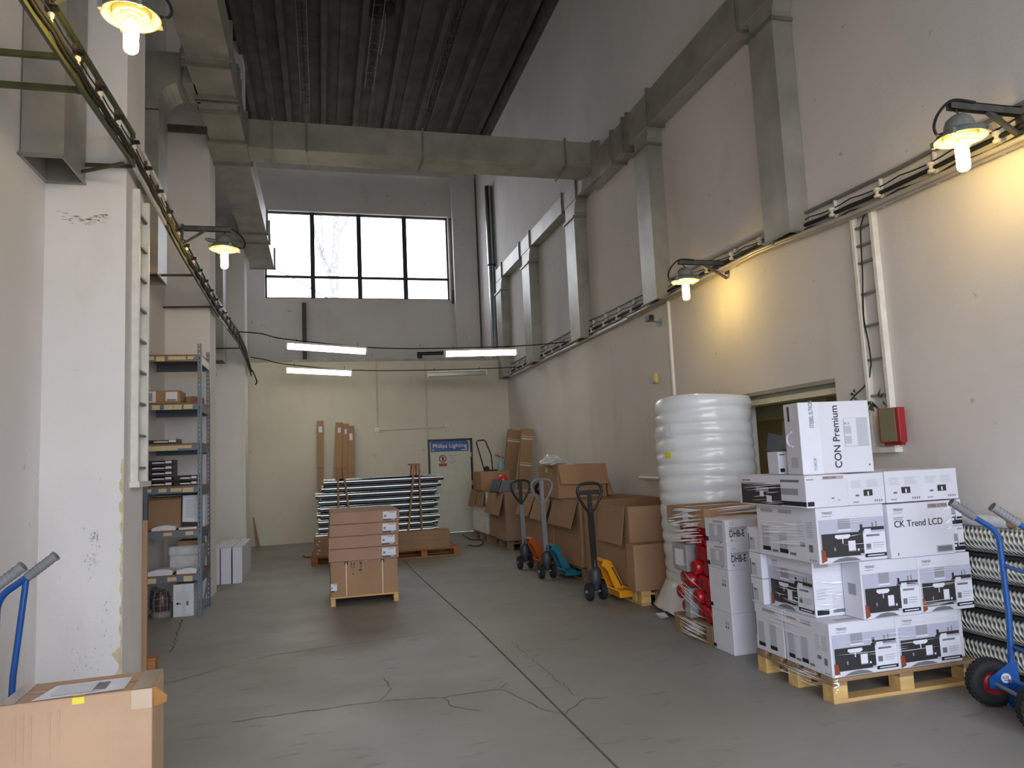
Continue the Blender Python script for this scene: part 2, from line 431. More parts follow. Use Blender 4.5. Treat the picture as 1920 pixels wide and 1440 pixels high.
# back partition with the flat roof of the room behind it, upper wall with window
dx0, dx1, dz1 = 2.235, 3.225, 2.03
BW = wall('wall_back', W_BACK, [(XL, dx0, YB, YB+.15, 0, ZP), (dx1, XR, YB, YB+.15, 0, ZP), (dx0, dx1, YB, YB+.15, dz1, ZP), (XL, XR, YB+.15, YU, ZP-.15, ZP-.02)])
struct(MB().box(XL, XR, YB-.03, YB+.17, ZP-.03, ZP+.02).build('trim_1', mat('ledge_grey', (176, 170, 158), .7, var=.2)))
wx0, wx1 = PY(496, 480, YU).x, PY(841.5, 480, YU).x
wz1, wz0 = PY(670, 400, YU).z, PY(670, 560.5, YU).z
BU = wall('wall_back_upper', W_UP, [(XL, wx0, YU, YU+.3, ZP-.15, ZC), (wx1, XR, YU, YU+.3, ZP-.15, ZC), (wx0, wx1, YU, YU+.3, ZP-.15, wz0), (wx0, wx1, YU, YU+.3, wz1, ZC)])
wall('wall_back_pilaster', W_UP, [(PY(847, 450, YU).x, PY(890, 450, YU).x, YU-.22, YU, ZP-.02, ZC)])
wall('wall_back_beam', W_UP, [(XL, XR, YU-.14, YU, PY(650, 327, YU).z, ZC)])
# front wall with the open gate behind the camera
wall('wall_front', W_RIGHT, [(XL, XL+.1, YF-.2, YF, 0, ZC), (XR-.1, XR, YF-.2, YF, 0, ZC), (XL+.1, XR-.1, YF-.2, YF, 4.5, ZC)])
struct(MB().box(-60, 60, -60, YF-.2, -.3, -.04).box(-60, 60, YU+.3, 90, -.3, -.04).build('ground_outside', GROUND))

# ceiling: ribbed concrete planks
ce = struct(MB().box(XL-.2, XR+.2, YF-.2, YU+.3, ZC, ZC+.3).build('ceiling', CEIL))
for i, px_ in enumerate((478, 543, 606.7, 665, 723, 780, 836.7, 893)):
    x = FL(px_, 222+i*4.2, ZC-.2).x
    b = MB(); b.prism([(x-.09, YF, ZC), (x+.09, YF, ZC), (x+.055, YF, ZC-.26), (x-.055, YF, ZC-.26)], (0, YU-YF-.1, 0)); b.build('ceiling_rib', CEIL2, ce)
    if i < 7:
        x2 = FL((478, 543, 606.7, 665, 723, 780, 836.7, 893)[i+1], 222+i*4.2, ZC-.2).x
        b = MB(); b.box(x+.3, x2-.3, YF, YU-.1, ZC-.05, ZC); b.build('ceiling_panel', CEIL, ce)
struct(MB().box(XR-.12, XR, YF, YU-.2, ZC-.4, ZC-.05).build('shadow_gap_strip', CEIL))  # strip added along the roof edge where only a shadow gap runs

# window
wn = struct(bpy.data.objects.new('window_1', None)); COL.objects.link(wn); wn.location = (0, YU, 0)
yo = (0, YU, 0); fy0, fy1 = YU+.10, YU+.16
b = MB(yo)
t = .045
b.box(wx0, wx1, fy0, fy1, wz1-t, wz1).box(wx0, wx1, fy0, fy1, wz0, wz0+t).box(wx0, wx0+t, fy0, fy1, wz0, wz1).box(wx1-t, wx1, fy0, fy1, wz0, wz1)
b.build('window_frame', FRAME, wn)
mx = [wx0] + [PY(x, 480, YU).x for x in (586, 674.2, 760)] + [wx1]
zt = PY(670, 519, YU).z
for x in mx[1:-1]: MB(yo).box(x-.055, x+.055, fy0-.02, fy1, wz0, wz1).build('mullion', FRAME, wn)
MB(yo).box(wx0, wx1, fy0, fy1, zt-.03, zt+.03).build('transom', FRAME, wn)
for x0, x1 in zip(mx, mx[1:]):
    for z0, z1 in ((wz0, zt), (zt, wz1)): MB(yo).box(x0, x1, fy0+.025, fy0+.031, z0, z1).build('pane', GLASS, wn)
b = MB(yo); b.box(wx1+.02, wx1+.10, YU-.05, YU, wz0+.2, wz1-.05); b.build('window_guide', mat('grey_guide', (126, 120, 116), .6, var=.2), wn)
MB(yo).box(wx1+.03, wx1+.12, YU-.07, YU, wz0-.1, wz0+.25).build('window_crank', DGREY, wn)
# door in the partition
dr = struct(bpy.data.objects.new('door_1', None)); COL.objects.link(dr); dr.location = (dx0, YB, 0); do = (dx0, YB, 0)
b = MB(do); b.box(dx0, dx0+.035, YB-.02, YB+.1, 0, dz1).box(dx1-.035, dx1, YB-.02, YB+.1, 0, dz1).box(dx0, dx1, YB-.02, YB+.1, dz1-.035, dz1); b.build('door_frame', BLKM, dr)
MB(do).box(dx0+.045, dx1-.045, YB-.005, YB+.05, .015, dz1-.045).build('door_leaf', DOORM, dr, .004)
b = MB(do); b.box(dx0+.035, dx1-.035, YB+.06, YB+.09, 0, dz1-.03); b.build('door_backing', BLKM, dr)
b = MB(do)
for z in (.35, 1.0, 1.62): b.cyl((dx1-.04, YB-.02, z), (dx1-.04, YB-.02, z+.1), .012, 8)
b.build('hinge', WSTEEL, dr)
MB(do).box(dx0+.08, dx0+.10, YB-.05, YB-.005, .98, 1.12).build('door_handle', GREYM, dr)
s0, s1, sz0, sz1 = dx0+.065, dx1-.085, 1.755, 1.985
sg = thing('door_sign', 'blue rectangular sign with white lettering across the top of the white door', 'sign', (s0, YB-.02, sz0))
b = MB((s0, YB-.02, sz0)); r = .05; pts = [(s0, sz0), (s1, sz0), (s1, sz1-r), (s1-.015, sz1-.015), (s1-r, sz1), (s0, sz1)]
b.prism([(x, YB-.012, z) for x, z in pts], (0, .008, 0)); b.build('sign_plate', SIGNB, sg)
text('Philips Lighting', sg, (.04, .005, .085), (1, 0, 0), (0, 0, 1), .085, WHITE, squeeze=1.06, bold=.012)
b = MB((s0, YB-.02, sz0)); b.box(s1-.17, s1-.03, YB-.0135, YB-.012, sz0+.022, sz0+.04); b.box(s0+.03, s0+.07, YB-.0135, YB-.012, sz0+.045, sz0+.055); b.box(s0+.03, s0+.075, YB-.0135, YB-.012, sz0+.025, sz0+.035); b.build('small_print', WHITE, sg)
ps = thing('prohibition_sticker', 'round red and black prohibition sticker with a red caption plate on the white door', 'sticker', (dx0+.32, YB-.006, 1.5))
b = MB(); b.cyl((0, -.002, .10), (0, .0, .10), .085, 24); b.build('disc', WHITE, ps)
b = MB(); P = [(.072*math.cos(a), -.003, .10+.072*math.sin(a)) for a in [i*math.pi/12 for i in range(24)]]; b.tube(P, .011, 6, closed=True); b.bar((-.05, -.003, .15), (.05, -.003, .05), .016, .006, (0, 1, 0)); b.build('ring', REDR, ps)
MB().box(-.02, .03, -.0035, 0, .06, .14).build('pictogram', P_BLK, ps)
MB().box(-.085, .085, -.003, 0, -.065, 0).build('caption_plate', REDR, ps)
lg = thing('triangle_sticker', 'faint grey triangle emblem with a line of small print on the white door', 'sticker', (dx0+.54, YB-.006, 1.5))
b = MB(); b.tube([(-.06, 0, .02), (.06, 0, .02), (0, 0, .13)], .006, 6, closed=True); b.build('emblem', P_GREY, lg)
b = MB(); b.box(-.10, .10, -.001, 0, .155, .166).box(-.05, .05, -.001, 0, -.01, 0); b.build('small_print', P_GREY, lg)

# office hatch in the right wall
wall('wall_office', W_YEL, [(4.85, 4.95, 4.2, 9.5, 0, 2.6), (XR+.2, 4.95, 9.4, 9.5, 0, 2.6), (XR+.2, 4.95, 4.1, 4.2, 0, 2.6), (XR+.2, 4.95, 4.2, 9.5, 2.5, 2.6), (XR+.2, 4.95, 4.2, 9.5, 0, .05)])
ht = struct(bpy.data.objects.new('trim_3', None)); COL.objects.link(ht); ht.location = (XR, oy0, oz1)
MB((XR, oy0, oz1)).box(XR-.005, XR+.2, oy0, oy1, oz1-.035, oz1).build('hatch_lintel', mat('lintel_grey', (150, 146, 132), .7, var=.2), ht)
MB((XR, oy0, oz1)).box(XR+.05, XR+.2, oy0, oy1, oz1-.075, oz1-.035).build('roller_slot', mat('lintel_grey', (150, 146, 132)), ht)
MB((XR, oy0, oz1)).box(XR+.02, XR+.2, oy0, oy1, oz1-.125, oz1-.075).build('roller_shutter_edge', mat('shutter_cream', (205, 198, 168), .6, var=.1), ht)
struct(MB().box(XR-.04, XR+.2, oy0, oy1, oz0-.03, oz0).build('trim_4', WHITE))
cb = thing('cork_board', 'brown cork board with pinned papers on the yellow office wall', 'board', (4.85, 6.95, 1.1))
cy = [PX(x, 800, 4.84) for x in (1424, 1505)]
MB((4.85, 6.95, 1.1)).box(4.825, 4.85, cy[1].y-.5, cy[0].y+.02, PX(1440, 880, 4.84).z-.5, PX(1440, 788, 4.84).z).build('cork_panel', CORK, cb)
def sheet(par, off, pts, m=PAPER, nm='pinned_paper'):
    b = MB(off); b.prism(pts, (.002, 0, 0)); b.build(nm, m, par)
OFF = (4.85, 6.95, 1.1)
sheet(cb, OFF, [tuple(PX(x, y, 4.815)) for x, y in ((1440, 811), (1468, 818), (1466, 850), (1437, 845))])
sheet(cb, OFF, [tuple(PX(x, y, 4.818)) for x, y in ((1466, 790), (1497, 790), (1500, 845), (1468, 842))], mat('paper_cream', (226, 222, 196), .7, var=.05))
sheet(cb, OFF, [tuple(PX(x, y, 4.812)) for x, y in ((1436, 847), (1460, 850), (1462, 878), (1440, 876))])
q = [tuple(PX(x, y, 4.835)) for x, y in ((1549, 742), (1572, 742), (1572, 753), (1549, 753))]
b = MB(); b.prism(q, (.015, 0, 0)); tag(b.build('notice_card', CORK), 'small brown card fixed high on the yellow office wall', 'card')

# ------------------------------------------------------------------ ducts
def duct_run(par, off, x0, x1, y0, y1, z0, z1, m=GALV, nm='trunk'):
    return MB(off).box(x0, x1, y0, y1, z0, z1).build(nm, m, par, .004)
def flange_y(par, off, x0, x1, y, z0, z1, e=.03, m=GALV_D):
    b = MB(off)
    b.box(x0-e, x1+e, y-.012, y+.012, z1, z1+e).box(x0-e, x1+e, y-.012, y+.012, z0-e, z0).box(x0-e, x0, y-.012, y+.012, z0, z1).box(x1, x1+e, y-.012, y+.012, z0, z1)
    b.build('flange', m, par)
def flange_x(par, off, x, y0, y1, z0, z1, e=.03):
    b = MB(off); b.box(x-.012, x+.012, y0-e, y1+e, z1, z1+e).box(x-.012, x+.012, y0-e, y1+e, z0-e, z0).box(x-.012, x+.012, y0-e, y0, z0, z1).box(x-.012, x+.012, y1, y1+e, z0, z1)
    b.build('flange', GALV_D, par)
def drop(par, off, x0, x1, y0, y1, z0, z1, m=GALV, lip=.02, collar=True):
    """vertical open-ended branch with a lip at the mouth"""
    t = .012; b = MB(off)
    b.box(x0, x1, y0, y0+t, z0, z1).box(x0, x1, y1-t, y1, z0, z1).box(x0, x0+t, y0+t, y1-t, z0, z1).box(x1-t, x1, y0+t, y1-t, z0, z1)
    d = b.build('branch', m, par)
    b = MB(off); e = lip
    b.box(x0-e, x1, y0-e, y0, z0, z0+.012).box(x0-e, x1, y1, y1+e, z0, z0+.012).box(x0-e, x0, y0, y1, z0, z0+.012)
    b.build('mouth_rim', GALV_D, d)
    MB(off).box(x0+t, x1-t, y0+t, y1-t, z0+.55, z0+.56).build('duct_damper', DARKIN, d)
    if collar:
        b = MB(off); b.box(x0-.025, x1, y0-.025, y0, z1-.03, z1).box(x0-.025, x1, y1, y1+.025, z1-.03, z1).box(x0-.025, x0, y0, y1, z1-.03, z1); b.build('collar', GALV_D, d)
RO = (XR, 10, 5.3)
rd = thing('wall_air_duct', 'galvanised air duct along the right wall with five vertical drops', 'duct', RO)
DX = XR-.20; XW = XR-.004
drops = [(5.26, 5.63), (7.84, 8.22), (10.52, 10.96), (13.14, 13.64), (15.42, 15.90)]
zb, zt_, zd = 5.46, 5.88, 3.33
for i, (y0, y1) in enumerate(drops):
    m = GALV if i in (0, 1) else GALV_W
    drop(rd, RO, DX, XW, y0, y1, zd, 5.28, GALV if i < 2 else GALV_W)
    # neck with a swept heel
    b = MB(RO); hx = DX+.012
    pts = [(hx, y0+.01, 5.27), (hx, y1-.01, 5.27), (hx, y1-.01, zb+.06)]
    a0 = [(hx, y0+.01-.20*(1-math.cos(a))*.9, 5.27+.25*math.sin(a)) for a in [math.pi/2*k/5 for k in range(5, 0, -1)]]
    b.prism(pts + a0, (XW-hx, 0, 0)); b.build('swept_neck', GALV, rd)
duct_run(rd, RO, DX, XW, 3.2, 9.85, zb, zt_)
for y in (3.9, 5.2, 5.75, 7.72, 8.35, 8.48, 8.86): flange_y(rd, RO, DX, XW, y, zb, zt_)
duct_run(rd, RO, DX+.02, XW, 9.85, 15.88, zb+.08, zt_-.05, GALV_W)
for y in (10.4, 11.08, 13.05, 13.8, 15.3): flange_y(rd, RO, DX+.02, XW, y, zb+.08, zt_-.05)
# cross duct
CO = (1.5, 9.8, 5.66); cy0, cy1, cz0, cz1 = 9.55, 10.03, 5.66, 6.04
cdx0, cdx1 = -.86, DX
cr = thing('cross_air_duct', 'galvanised air duct spanning the hall between both walls', 'duct', CO)
duct_run(cr, CO, cdx0, cdx1, cy0, cy1, cz0, cz1, GALV_W, 'span')
for x in (-.55, PY(575, 260, cy0).x, PY(793, 270, cy0).x, PY(1060, 290, cy0).x, PY(1112, 290, cy0).x): flange_x(cr, CO, x, cy0, cy1, cz0, cz1)
xa_, xb_ = PY(1062, 290, cy0).x, PY(1112, 290, cy0).x
b = MB(CO); b.prism([(xb_, cy0-.006, cz0), (xb_, cy0-.006, cz1+.003), (DX+.02, cy0-.006, cz1+.003), (DX+.02, cy0-.006, zb), (DX-.05, cy0-.006, zb)], (0, cy1-cy0+.012, 0)); b.build('corner_transition', GALV_W, cr, .003)
b = MB(CO); b.prism([(DX-.05, cy0-.006, zb), (DX-.05, cy0-.006, cz1+.002), (DX+.0, cy0-.2, cz1-.05), (DX+.0, cy0-.2, zb)], (.03, 0, 0)); b.build('turning_cheek', GALV, cr)
# left duct
LO = (-1.1, 9.5, 5.66); lx0, lx1 = -1.335, -.865
ld = thing('column_air_duct', 'galvanised air duct running past the white left pilasters with open drops', 'duct', LO)
segs = [(3.0, 7.45, -1.25, -.83), (7.45, 8.36, -1.27, -.85), (8.36, 9.42, -1.29, -.865), (9.42, 10.12, lx0, -.862), (10.12, 13.1, -1.31, -.87), (13.1, 13.65, -1.325, -.87), (13.65, 15.4, -1.33, -.88)]
for y0, y1, x0, x1 in segs:
    o = duct_run(ld, LO, x0, x1, y0, y1, cz0-(.0 if y0 < 10 else .02), cz1, GALV)
    flange_y(ld, LO, x0, x1, y1, cz0-(.0 if y0 < 10 else .02), cz1)
for y in (7.6, 8.28, 8.62): flange_y(ld, LO, -1.28, -.86, y, cz0, cz1)
def elbow_drop(y0, y1, zm, horiz=True):
    x0, x1 = XL+.01, -1.60
    drop(ld, LO, x0, x1, y0, y1, zm, 5.35, GALV_W, lip=.035, collar=False)
    b = MB(LO); pts = [(x0, y0, 5.34), (x1, y0, 5.34)]
    pts += [(x1+.22*(1-math.cos(a)), y0, 5.44+.22*math.sin(a)) for a in [math.pi/2*k/6 for k in range(7)]]
    pts += [(-1.25, y0, 5.66), (-1.25, y0, 6.0)]
    pts += [(x1-.02+.24*(1-math.cos(a))-.24+.0, y0, 5.6+.4*math.sin(a)) for a in [math.pi/2*k/6 for k in range(6, -1, -1)]]
    b.prism(pts, (0, y1-y0, 0)); b.build('elbow', GALV, ld)
    flange_x(ld, LO, -1.38, y0, y1, 5.66, 6.0)
elbow_drop(5.17, 5.62, 3.60); elbow_drop(8.02, 8.47, 3.57); elbow_drop(13.2, 13.62, 3.42)
b = MB(LO); b.box(-1.7, -1.25, 8.9, 8.95, 5.52, 5.60); b.build('support_bar', RUSTY, ld)
# small vertical pipe on the right wall behind the partition
vp = thing('vertical_pipe', 'slim galvanised pipe standing upright near the far right corner', 'pipe', (XR-.1, 16.6, 3.78))
p0, p1 = PX(918, 345, XR-.1), PX(922, 497, XR-.1)
b = MB(); b.cyl((0, 0, 0), (0, 0, p1.z-3.78), .085, 16); b.build('lower_section', STEEL, vp)
b = MB(); b.cyl((0, 0, p1.z-3.78), (0, 0, p0.z-3.78), .092, 16); b.build('upper_section', STEEL, vp)
b = MB(); b.cyl((0, 0, p1.z-3.80), (0, 0, p1.z-3.76), .1, 16); b.build('pipe_clamp', DGREY, vp)
# things on the upper back wall
q0, q1 = PY(570, 568, YU-.06), PY(571, 672, YU-.06)
b = MB(); b.box(q0.x-.05, q0.x+.05, YU-.1, YU-.004, ZP-.02, q0.z); tag(b.build('wall_post', RUSTY), 'dark brown upright post on the grey wall below the window', 'post')
pv = thing('roof_vent_pipe', 'black elbow pipe rising above the cream back partition', 'pipe', (PY(787, 670, 17.2).x, 17.2, ZP-.02))
h = PY(787, 663, 17.2).z-ZP+.02
b = MB(); b.cyl((0, 0, 0), (0, 0, h), .06, 12); b.build('riser', BLKM, pv)
b = MB(); b.tube([(-.06, 0, h), (.02, 0, h), (.7, 0, h+.02), (1.5, 0, h+.02)], .05, 10); b.build('pipe_arm', BLKM, pv)

# ------------------------------------------------------------------ cable trays
def smooth_path(P, k=6):
    out = []
    for i in range(len(P)-1):
        p0 = Vector(P[max(i-1, 0)]); p1 = Vector(P[i]); p2 = Vector(P[i+1]); p3 = Vector(P[min(i+2, len(P)-1)])
        for j in range(k):
            t = j/k
            out.append(.5*((2*p1)+(p2-p0)*t+(2*p0-5*p1+4*p2-p3)*t*t+(3*p1-p0-3*p2+p3)*t**3))
    out.append(Vector(P[-1])); return out
TO = (-1.3, 9, 3.6)
lt = thing('cable_tray', 'olive green ladder cable tray with white sections along the left pilasters', 'cable tray', TO)
tx = XC+.06
UP = [(2.4, 3.86), (4.6, 3.93), (5.58, 3.97), (6.57, 3.91), (7.5, 3.84), (10.06, 3.74), (12.4, 3.79), (13.6, 3.70), (14.75, 3.42)]
LOW = [(2.4, 3.66), (4.6, 3.71), (5.58, 3.75), (6.57, 3.69), (7.5, 3.63), (10.06, 3.56), (12.4, 3.60), (13.6, 3.50), (15.0, 3.30)]
def at_y(L_, y):
    for (a, za), (b_, zb_) in zip(L_, L_[1:]):
        if a <= y <= b_: return za+(zb_-za)*(y-a)/(b_-a)
    return L_[-1][1]
def rail(L_, y0, y1, m, nm='rail', t=.04):
    ys = [y0]+[y for y, _ in L_ if y0 < y < y1]+[y1]
    for a, b_ in zip(ys, ys[1:]):
        bb = MB(TO); bb.bar((tx, a, at_y(L_, a)), (tx, b_, at_y(L_, b_)+1e-4), .02, t); bb.build(nm, m, lt)
for L_ in (UP, LOW):
    rail(L_, 2.4, 5.6, OLIVE); rail(L_, 5.6, 6.7, WSTEEL); rail(L_, 6.7, 10.1, OLIVE); rail(L_, 10.1, 11.0, WSTEEL); rail(L_, 11.0, 14.7, OLIVE)
y = 2.6
while y < 14.6:
    z0, z1 = at_y(LOW, y), at_y(UP, y)
    MB(TO).bar((tx, y, z0), (tx, y, z1), .014, .022, (1, 0, 0)).build('rung', RUSTY, lt)
    zi = z0+(z1-z0)*.42
    if y < 11.2:
        b = MB(TO); b.lathe([(.012, -.035), (.018, -.03), (.018, -.015), (.012, -.008), (.012, .008), (.018, .015), (.018, .03), (.010, .035)], (tx+.012, y, zi), 8, ax=(0, .3, 1)); b.build('insulator', PORC, lt)
        MB(TO).box(tx-.005, tx+.05, y-.02, y+.02, zi+.05, zi+.065).build('clip', BLKM, lt)
    y += .42
for k, (f_, r_, dx) in enumerate(((.16, .010, .02), (.28, .012, .022), (.40, .007, .015), (.62, .005, .012))):
    P = []; y = 2.4
    while y < 14.5:
        z0, z1 = at_y(LOW, y), at_y(UP, y)
        P.append((tx+dx, y, z0+(z1-z0)*f_ - .018*abs(math.sin((y-2.6)*math.pi/.42)))); y += .105
    b = MB(TO); b.tube(P, r_, 6); b.build('cable', BLK, lt)
yb_ = PX(155, 206, tx).y
for z in (at_y(UP, yb_)-.03, at_y(LOW, yb_)):
    b = MB(TO); b.bar((XL+.005, yb_, z), (tx, yb_, z), .03, .03); b.build('wall_bracket', OLIVE, lt)
b = MB(TO); b.bar((tx-.02, yb_, at_y(LOW, yb_)-.02), (tx-.02, yb_, at_y(UP, yb_)), .025, .03, (1, 0, 0)); b.build('bracket_post', OLIVE, lt)
for y in (5.62, 8.2, 9.6, 12.8):
    z = at_y(LOW, y)
    b = MB(TO); b.bar((XL+.005, y, z-.01), (tx, y, z), .022, .022); b.build('wall_bracket', RUSTY, lt)
b = MB(TO); b.bar(PX(153, 322, -1.60), PX(232, 306, tx), .02, .02); b.build('stay_bar', OLIVE, lt)
P = smooth_path([(tx+.03, 14.55, 3.42), (tx+.05, 14.75, 3.36), (tx+.08, 14.9, 3.25), (tx+.05, 15.0, 3.20)], 5)
b = MB(TO); b.tube(P, .012, 6); b.build('cable_tail', BLK, lt)

QO = (XR-.06, 9, 3.4)
rt = thing('wall_cable_tray', 'grey wall-mounted ladder cable tray full of black cables on the right wall', 'cable tray', QO)
ZT1 = [(2.2, 3.47), (4.2, 3.47), (5.2, 3.50), (6.6, 3.54), (10.7, 3.60), (15.7, 3.60)]
ZT0 = [(2.2, 3.22), (3.3, 3.24), (4.6, 3.27), (5.9, 3.36), (8.6, 3.335), (15.7, 3.335)]
def rpath(L_, dx, y0=2.2, y1=15.6, wob=0., st=.25, f_=None):
    P = []; y = y0
    while y <= y1+1e-6:
        z = at_y(L_, y) if f_ is None else at_y(ZT0, y)+(at_y(ZT1, y)-at_y(ZT0, y))*f_
        P.append((XR-dx, y, z - wob*abs(math.sin((y-y0)*math.pi/.5)))); y += st
    return P
b = MB(QO); b.tube(rpath(ZT0, .05), .026, 8); b.build('conduit', mat('grey_conduit', (176, 171, 166), .4, .3, var=.15), rt)
b = MB(QO); b.tube(rpath(ZT0, .10, 2.2, 9.0, 0), .018, 8); b.build('conduit', mat('grey_conduit', (176, 171, 166)), rt)
ys = [y for y, _ in ZT1]
for a, c in zip(ys, ys[1:]):
    MB(QO).bar((XR-.03, a, at_y(ZT1, a)), (XR-.03, c, at_y(ZT1, c)+1e-4), .03, .02).build('rail', mat('tray_grey', (122, 120, 116), .5, .3, var=.2), rt)
y = 2.4
while y < 15.5:
    z0, z1 = at_y(ZT0, y), at_y(ZT1, y)
    MB(QO).bar((XR-.02, y, z0-.02), (XR-.02, y, z1), .012, .03, (1, 0, 0)).build('rung', WSTEEL, rt)
    b = MB(QO); b.lathe([(.012, -.04), (.026, -.034), (.026, -.016), (.015, -.008), (.015, .008), (.026, .016), (.026, .034), (.012, .04)], (XR-.06, y, z0+.09), 8); b.build('insulator', PORC, rt)
    y += .5
for f_, r_, dx, wb in ((.40, .014, .05, .0), (.47, .009, .045, .006), (.72, .005, .04, .02), (.22, .006, .06, .02)):
    b = MB(QO); b.tube(rpath(None, dx, 2.2, 15.6, wb, .125, f_), r_, 6); b.build('cable', BLK, rt)

def cable_ladder(name, label, org, axis, L, width, height_pts, m, wdepth=.03, st=.35, group=None): pass
# vertical ladders on wall and pilaster
def wall_ladder(name, label, face, y0, y1, z0, z1, sgn, rungz, cut=None):
    """face: x of wall; sgn: +1 sticks out to +x"""
    o = thing(name, label, 'cable ladder', (face, (y0+y1)/2, z0)); of = (face, (y0+y1)/2, z0)
    d = .05*sgn
    for ya in (y0, y1-.035):
        b = MB(of); b.box(min(face, face+d), max(face, face+d), ya, ya+.035, z0, z1); b.build('side_rail', WSTEEL, o, .003)
    for z in rungz:
        b = MB(of); b.box(*sorted((face+d*.3, face+d*.8)), y0+.035, y1-.035, z-.008, z+.008); b.build('rung', mat('dark_rung', (124, 121, 117), .6, var=.2), o)
    b = MB(of); b.box(*sorted((face, face+d*1.3)), y0-.02, y1+.02, z0-.02, z0+.02); b.build('end_bar', WSTEEL, o)
    return o
la, lb = PX(1605, 405, XR), PX(1640, 400, XR)
lz0 = PX(1665, 843, XR).z
rr = [PX(1622, yy, XR).z for yy in (425, 460, 493, 553, 614, 678, 745)]
wlad = wall_ladder('wall_cable_ladder', 'white vertical cable ladder on the right wall above the red frame', XR, PX(1688, 838, XR).y, PX(1644, 845, XR).y, lz0, la.z+.02, -1, rr)
pz0 = PX(257, 908, XC).z
wall_ladder('pilaster_cable_ladder', 'white vertical cable ladder fixed to the side of the first left pilaster', XC, 5.83, 6.17, pz0, 3.66, 1, [pz0+.12+i*.24 for i in range(10)])
# red framed panel and creeper at the ladder foot
rx = XR-.11
rb = thing('red_framed_panel', 'red steel box with an olive front hung on the foot of the white ladder', 'box', (XR-.06, 4.45, lz0+.03))
RB = (XR-.06, 4.45, lz0+.03); ya, yb = PX(1687, 800, rx).y, PX(1647, 800, rx).y; za, zb2 = lz0+.05, PX(1665, 765, rx).z
MB(RB).box(rx, XR-.052, ya, yb, za, zb2).build('case', REDR, rb, .004)
MB(RB).box(rx-.004, rx, ya+.035, yb-.02, za+.01, zb2-.005).build('front_plate', OLPAN, rb)
MB(RB).box(rx+.02, XR-.055, ya+.02, yb-.02, za-.02, za).build('bottom_slot', REDR, rb)
pl = thing('creeper_plant', 'dark green creeper twined around a cord beside the white ladder foot', 'plant', (XR-.03, 4.75, 1.85))
PO = (XR-.03, 4.75, 1.85)
P = smooth_path([tuple(PX(x, y, XR-.03)) for x, y in ((1594, 752), (1606, 738), (1620, 725), (1630, 708), (1632, 690))], 4)
b = MB(PO); b.tube(P, .006, 6); b.build('stem', LEAF, pl)
def leaf(par, off, base, tip, wd):
    base, tip = Vector(base), Vector(tip); d = tip-base; s = d.cross(Vector((1, 0, 0))).normalized()*wd
    m1 = base+d*.45+Vector((-.015, 0, 0))
    b = MB(off); b.add([base, m1+s, tip, m1-s, m1+Vector((.012, 0, 0))], [(0, 1, 4), (1, 2, 4), (2, 3, 4), (3, 0, 4)], 0, True); b.build('leaf', LEAF, par)
for (x0, y0), (x1, y1), wd in (((1606, 738), (1602, 728), .014), ((1604, 740), (1594, 738), .014), ((1600, 746), (1610, 749), .012), ((1632, 755), (1640, 772), .03), ((1634, 752), (1650, 768), .016), ((1648, 748), (1652, 726), .006), ((1652, 748), (1657, 736), .006), ((1634, 752), (1628, 760), .02), ((1655, 750), (1664, 762), .006)):
    leaf(pl, PO, PX(x0, y0, XR-.045), PX(x1, y1, XR-.06), wd)
# hanging black cord of the ladder
P = smooth_path([tuple(PX(x, y, XR-.04)) for x, y in ((1622, 400), (1614, 425), (1615, 470), (1617, 510), (1618, 555), (1620, 600), (1628, 640), (1633, 680), (1632, 690))], 4)
b = MB(); b.tube(P, .006, 6); tag(b.build('hanging_cord', BLK), 'thin black cord hanging down the white wall ladder', 'cord')
# conduit, box, camera, stub on the right wall
p0, p1 = PX(1255, 573, XR), PX(1268, 750, XR)
b = MB(); b.box(XR-.03, XR-.001, p0.y-.015, p0.y+.015, .9, p0.z+.06); tag(b.build('white_conduit', WHITE), 'straight white conduit down the right wall under the second drop', 'conduit')
p = PX(1232, 710, XR)
yx = thing('junction_box', 'small cream plastic junction box on the right wall', 'box', (XR-.03, p.y, p.z-.06))
MB().box(-.02, .029, -.05, .05, 0, .13).build('box_body', mat('cream_plastic', (208, 190, 130), .5, var=.1), yx, .012)
MB().box(-.03, -.018, -.03, .03, .03, .1).build('lid', mat('cream_plastic', (208, 190, 130)), yx, .004)
p = PX(1218, 597, XR-.15)
cc = thing('security_camera', 'small dark security camera on a bracket below the wall tray', 'camera', (XR-.15, p.y, p.z))
b = MB(); b.obox((0, 0, 0), (.035, .0, 0), (0, .06, .0), (0, 0, .035)); b.build('camera_body', DGREY, cc, .006)
b = MB(); b.cyl((-.02, -.06, 0), (-.02, -.075, 0), .026, 14); b.build('lens', BLKM, cc)
b = MB(); b.bar((.0, .02, -.02), (.149, .02, -.05), .02, .02); b.build('bracket_arm', GREYM, cc)
MB().box(.135, .149, -.02, .06, -.09, .0).build('wall_plate', GREYM, cc)
p0, p1 = PX(1200, 896, XR-.06), PX(1228, 898, XR-.06)
b = MB(); b.cyl((XR-.06, p0.y, p0.z), (XR-.06, 7.0, p0.z), .022, 10); b.box(XR-.06, XR-.001, p0.y-.06, p0.y-.04, p0.z-.015, p0.z+.015); tag(b.build('wall_rail', WHITE), 'short white rail on the right wall beside the foam roll', 'rail')
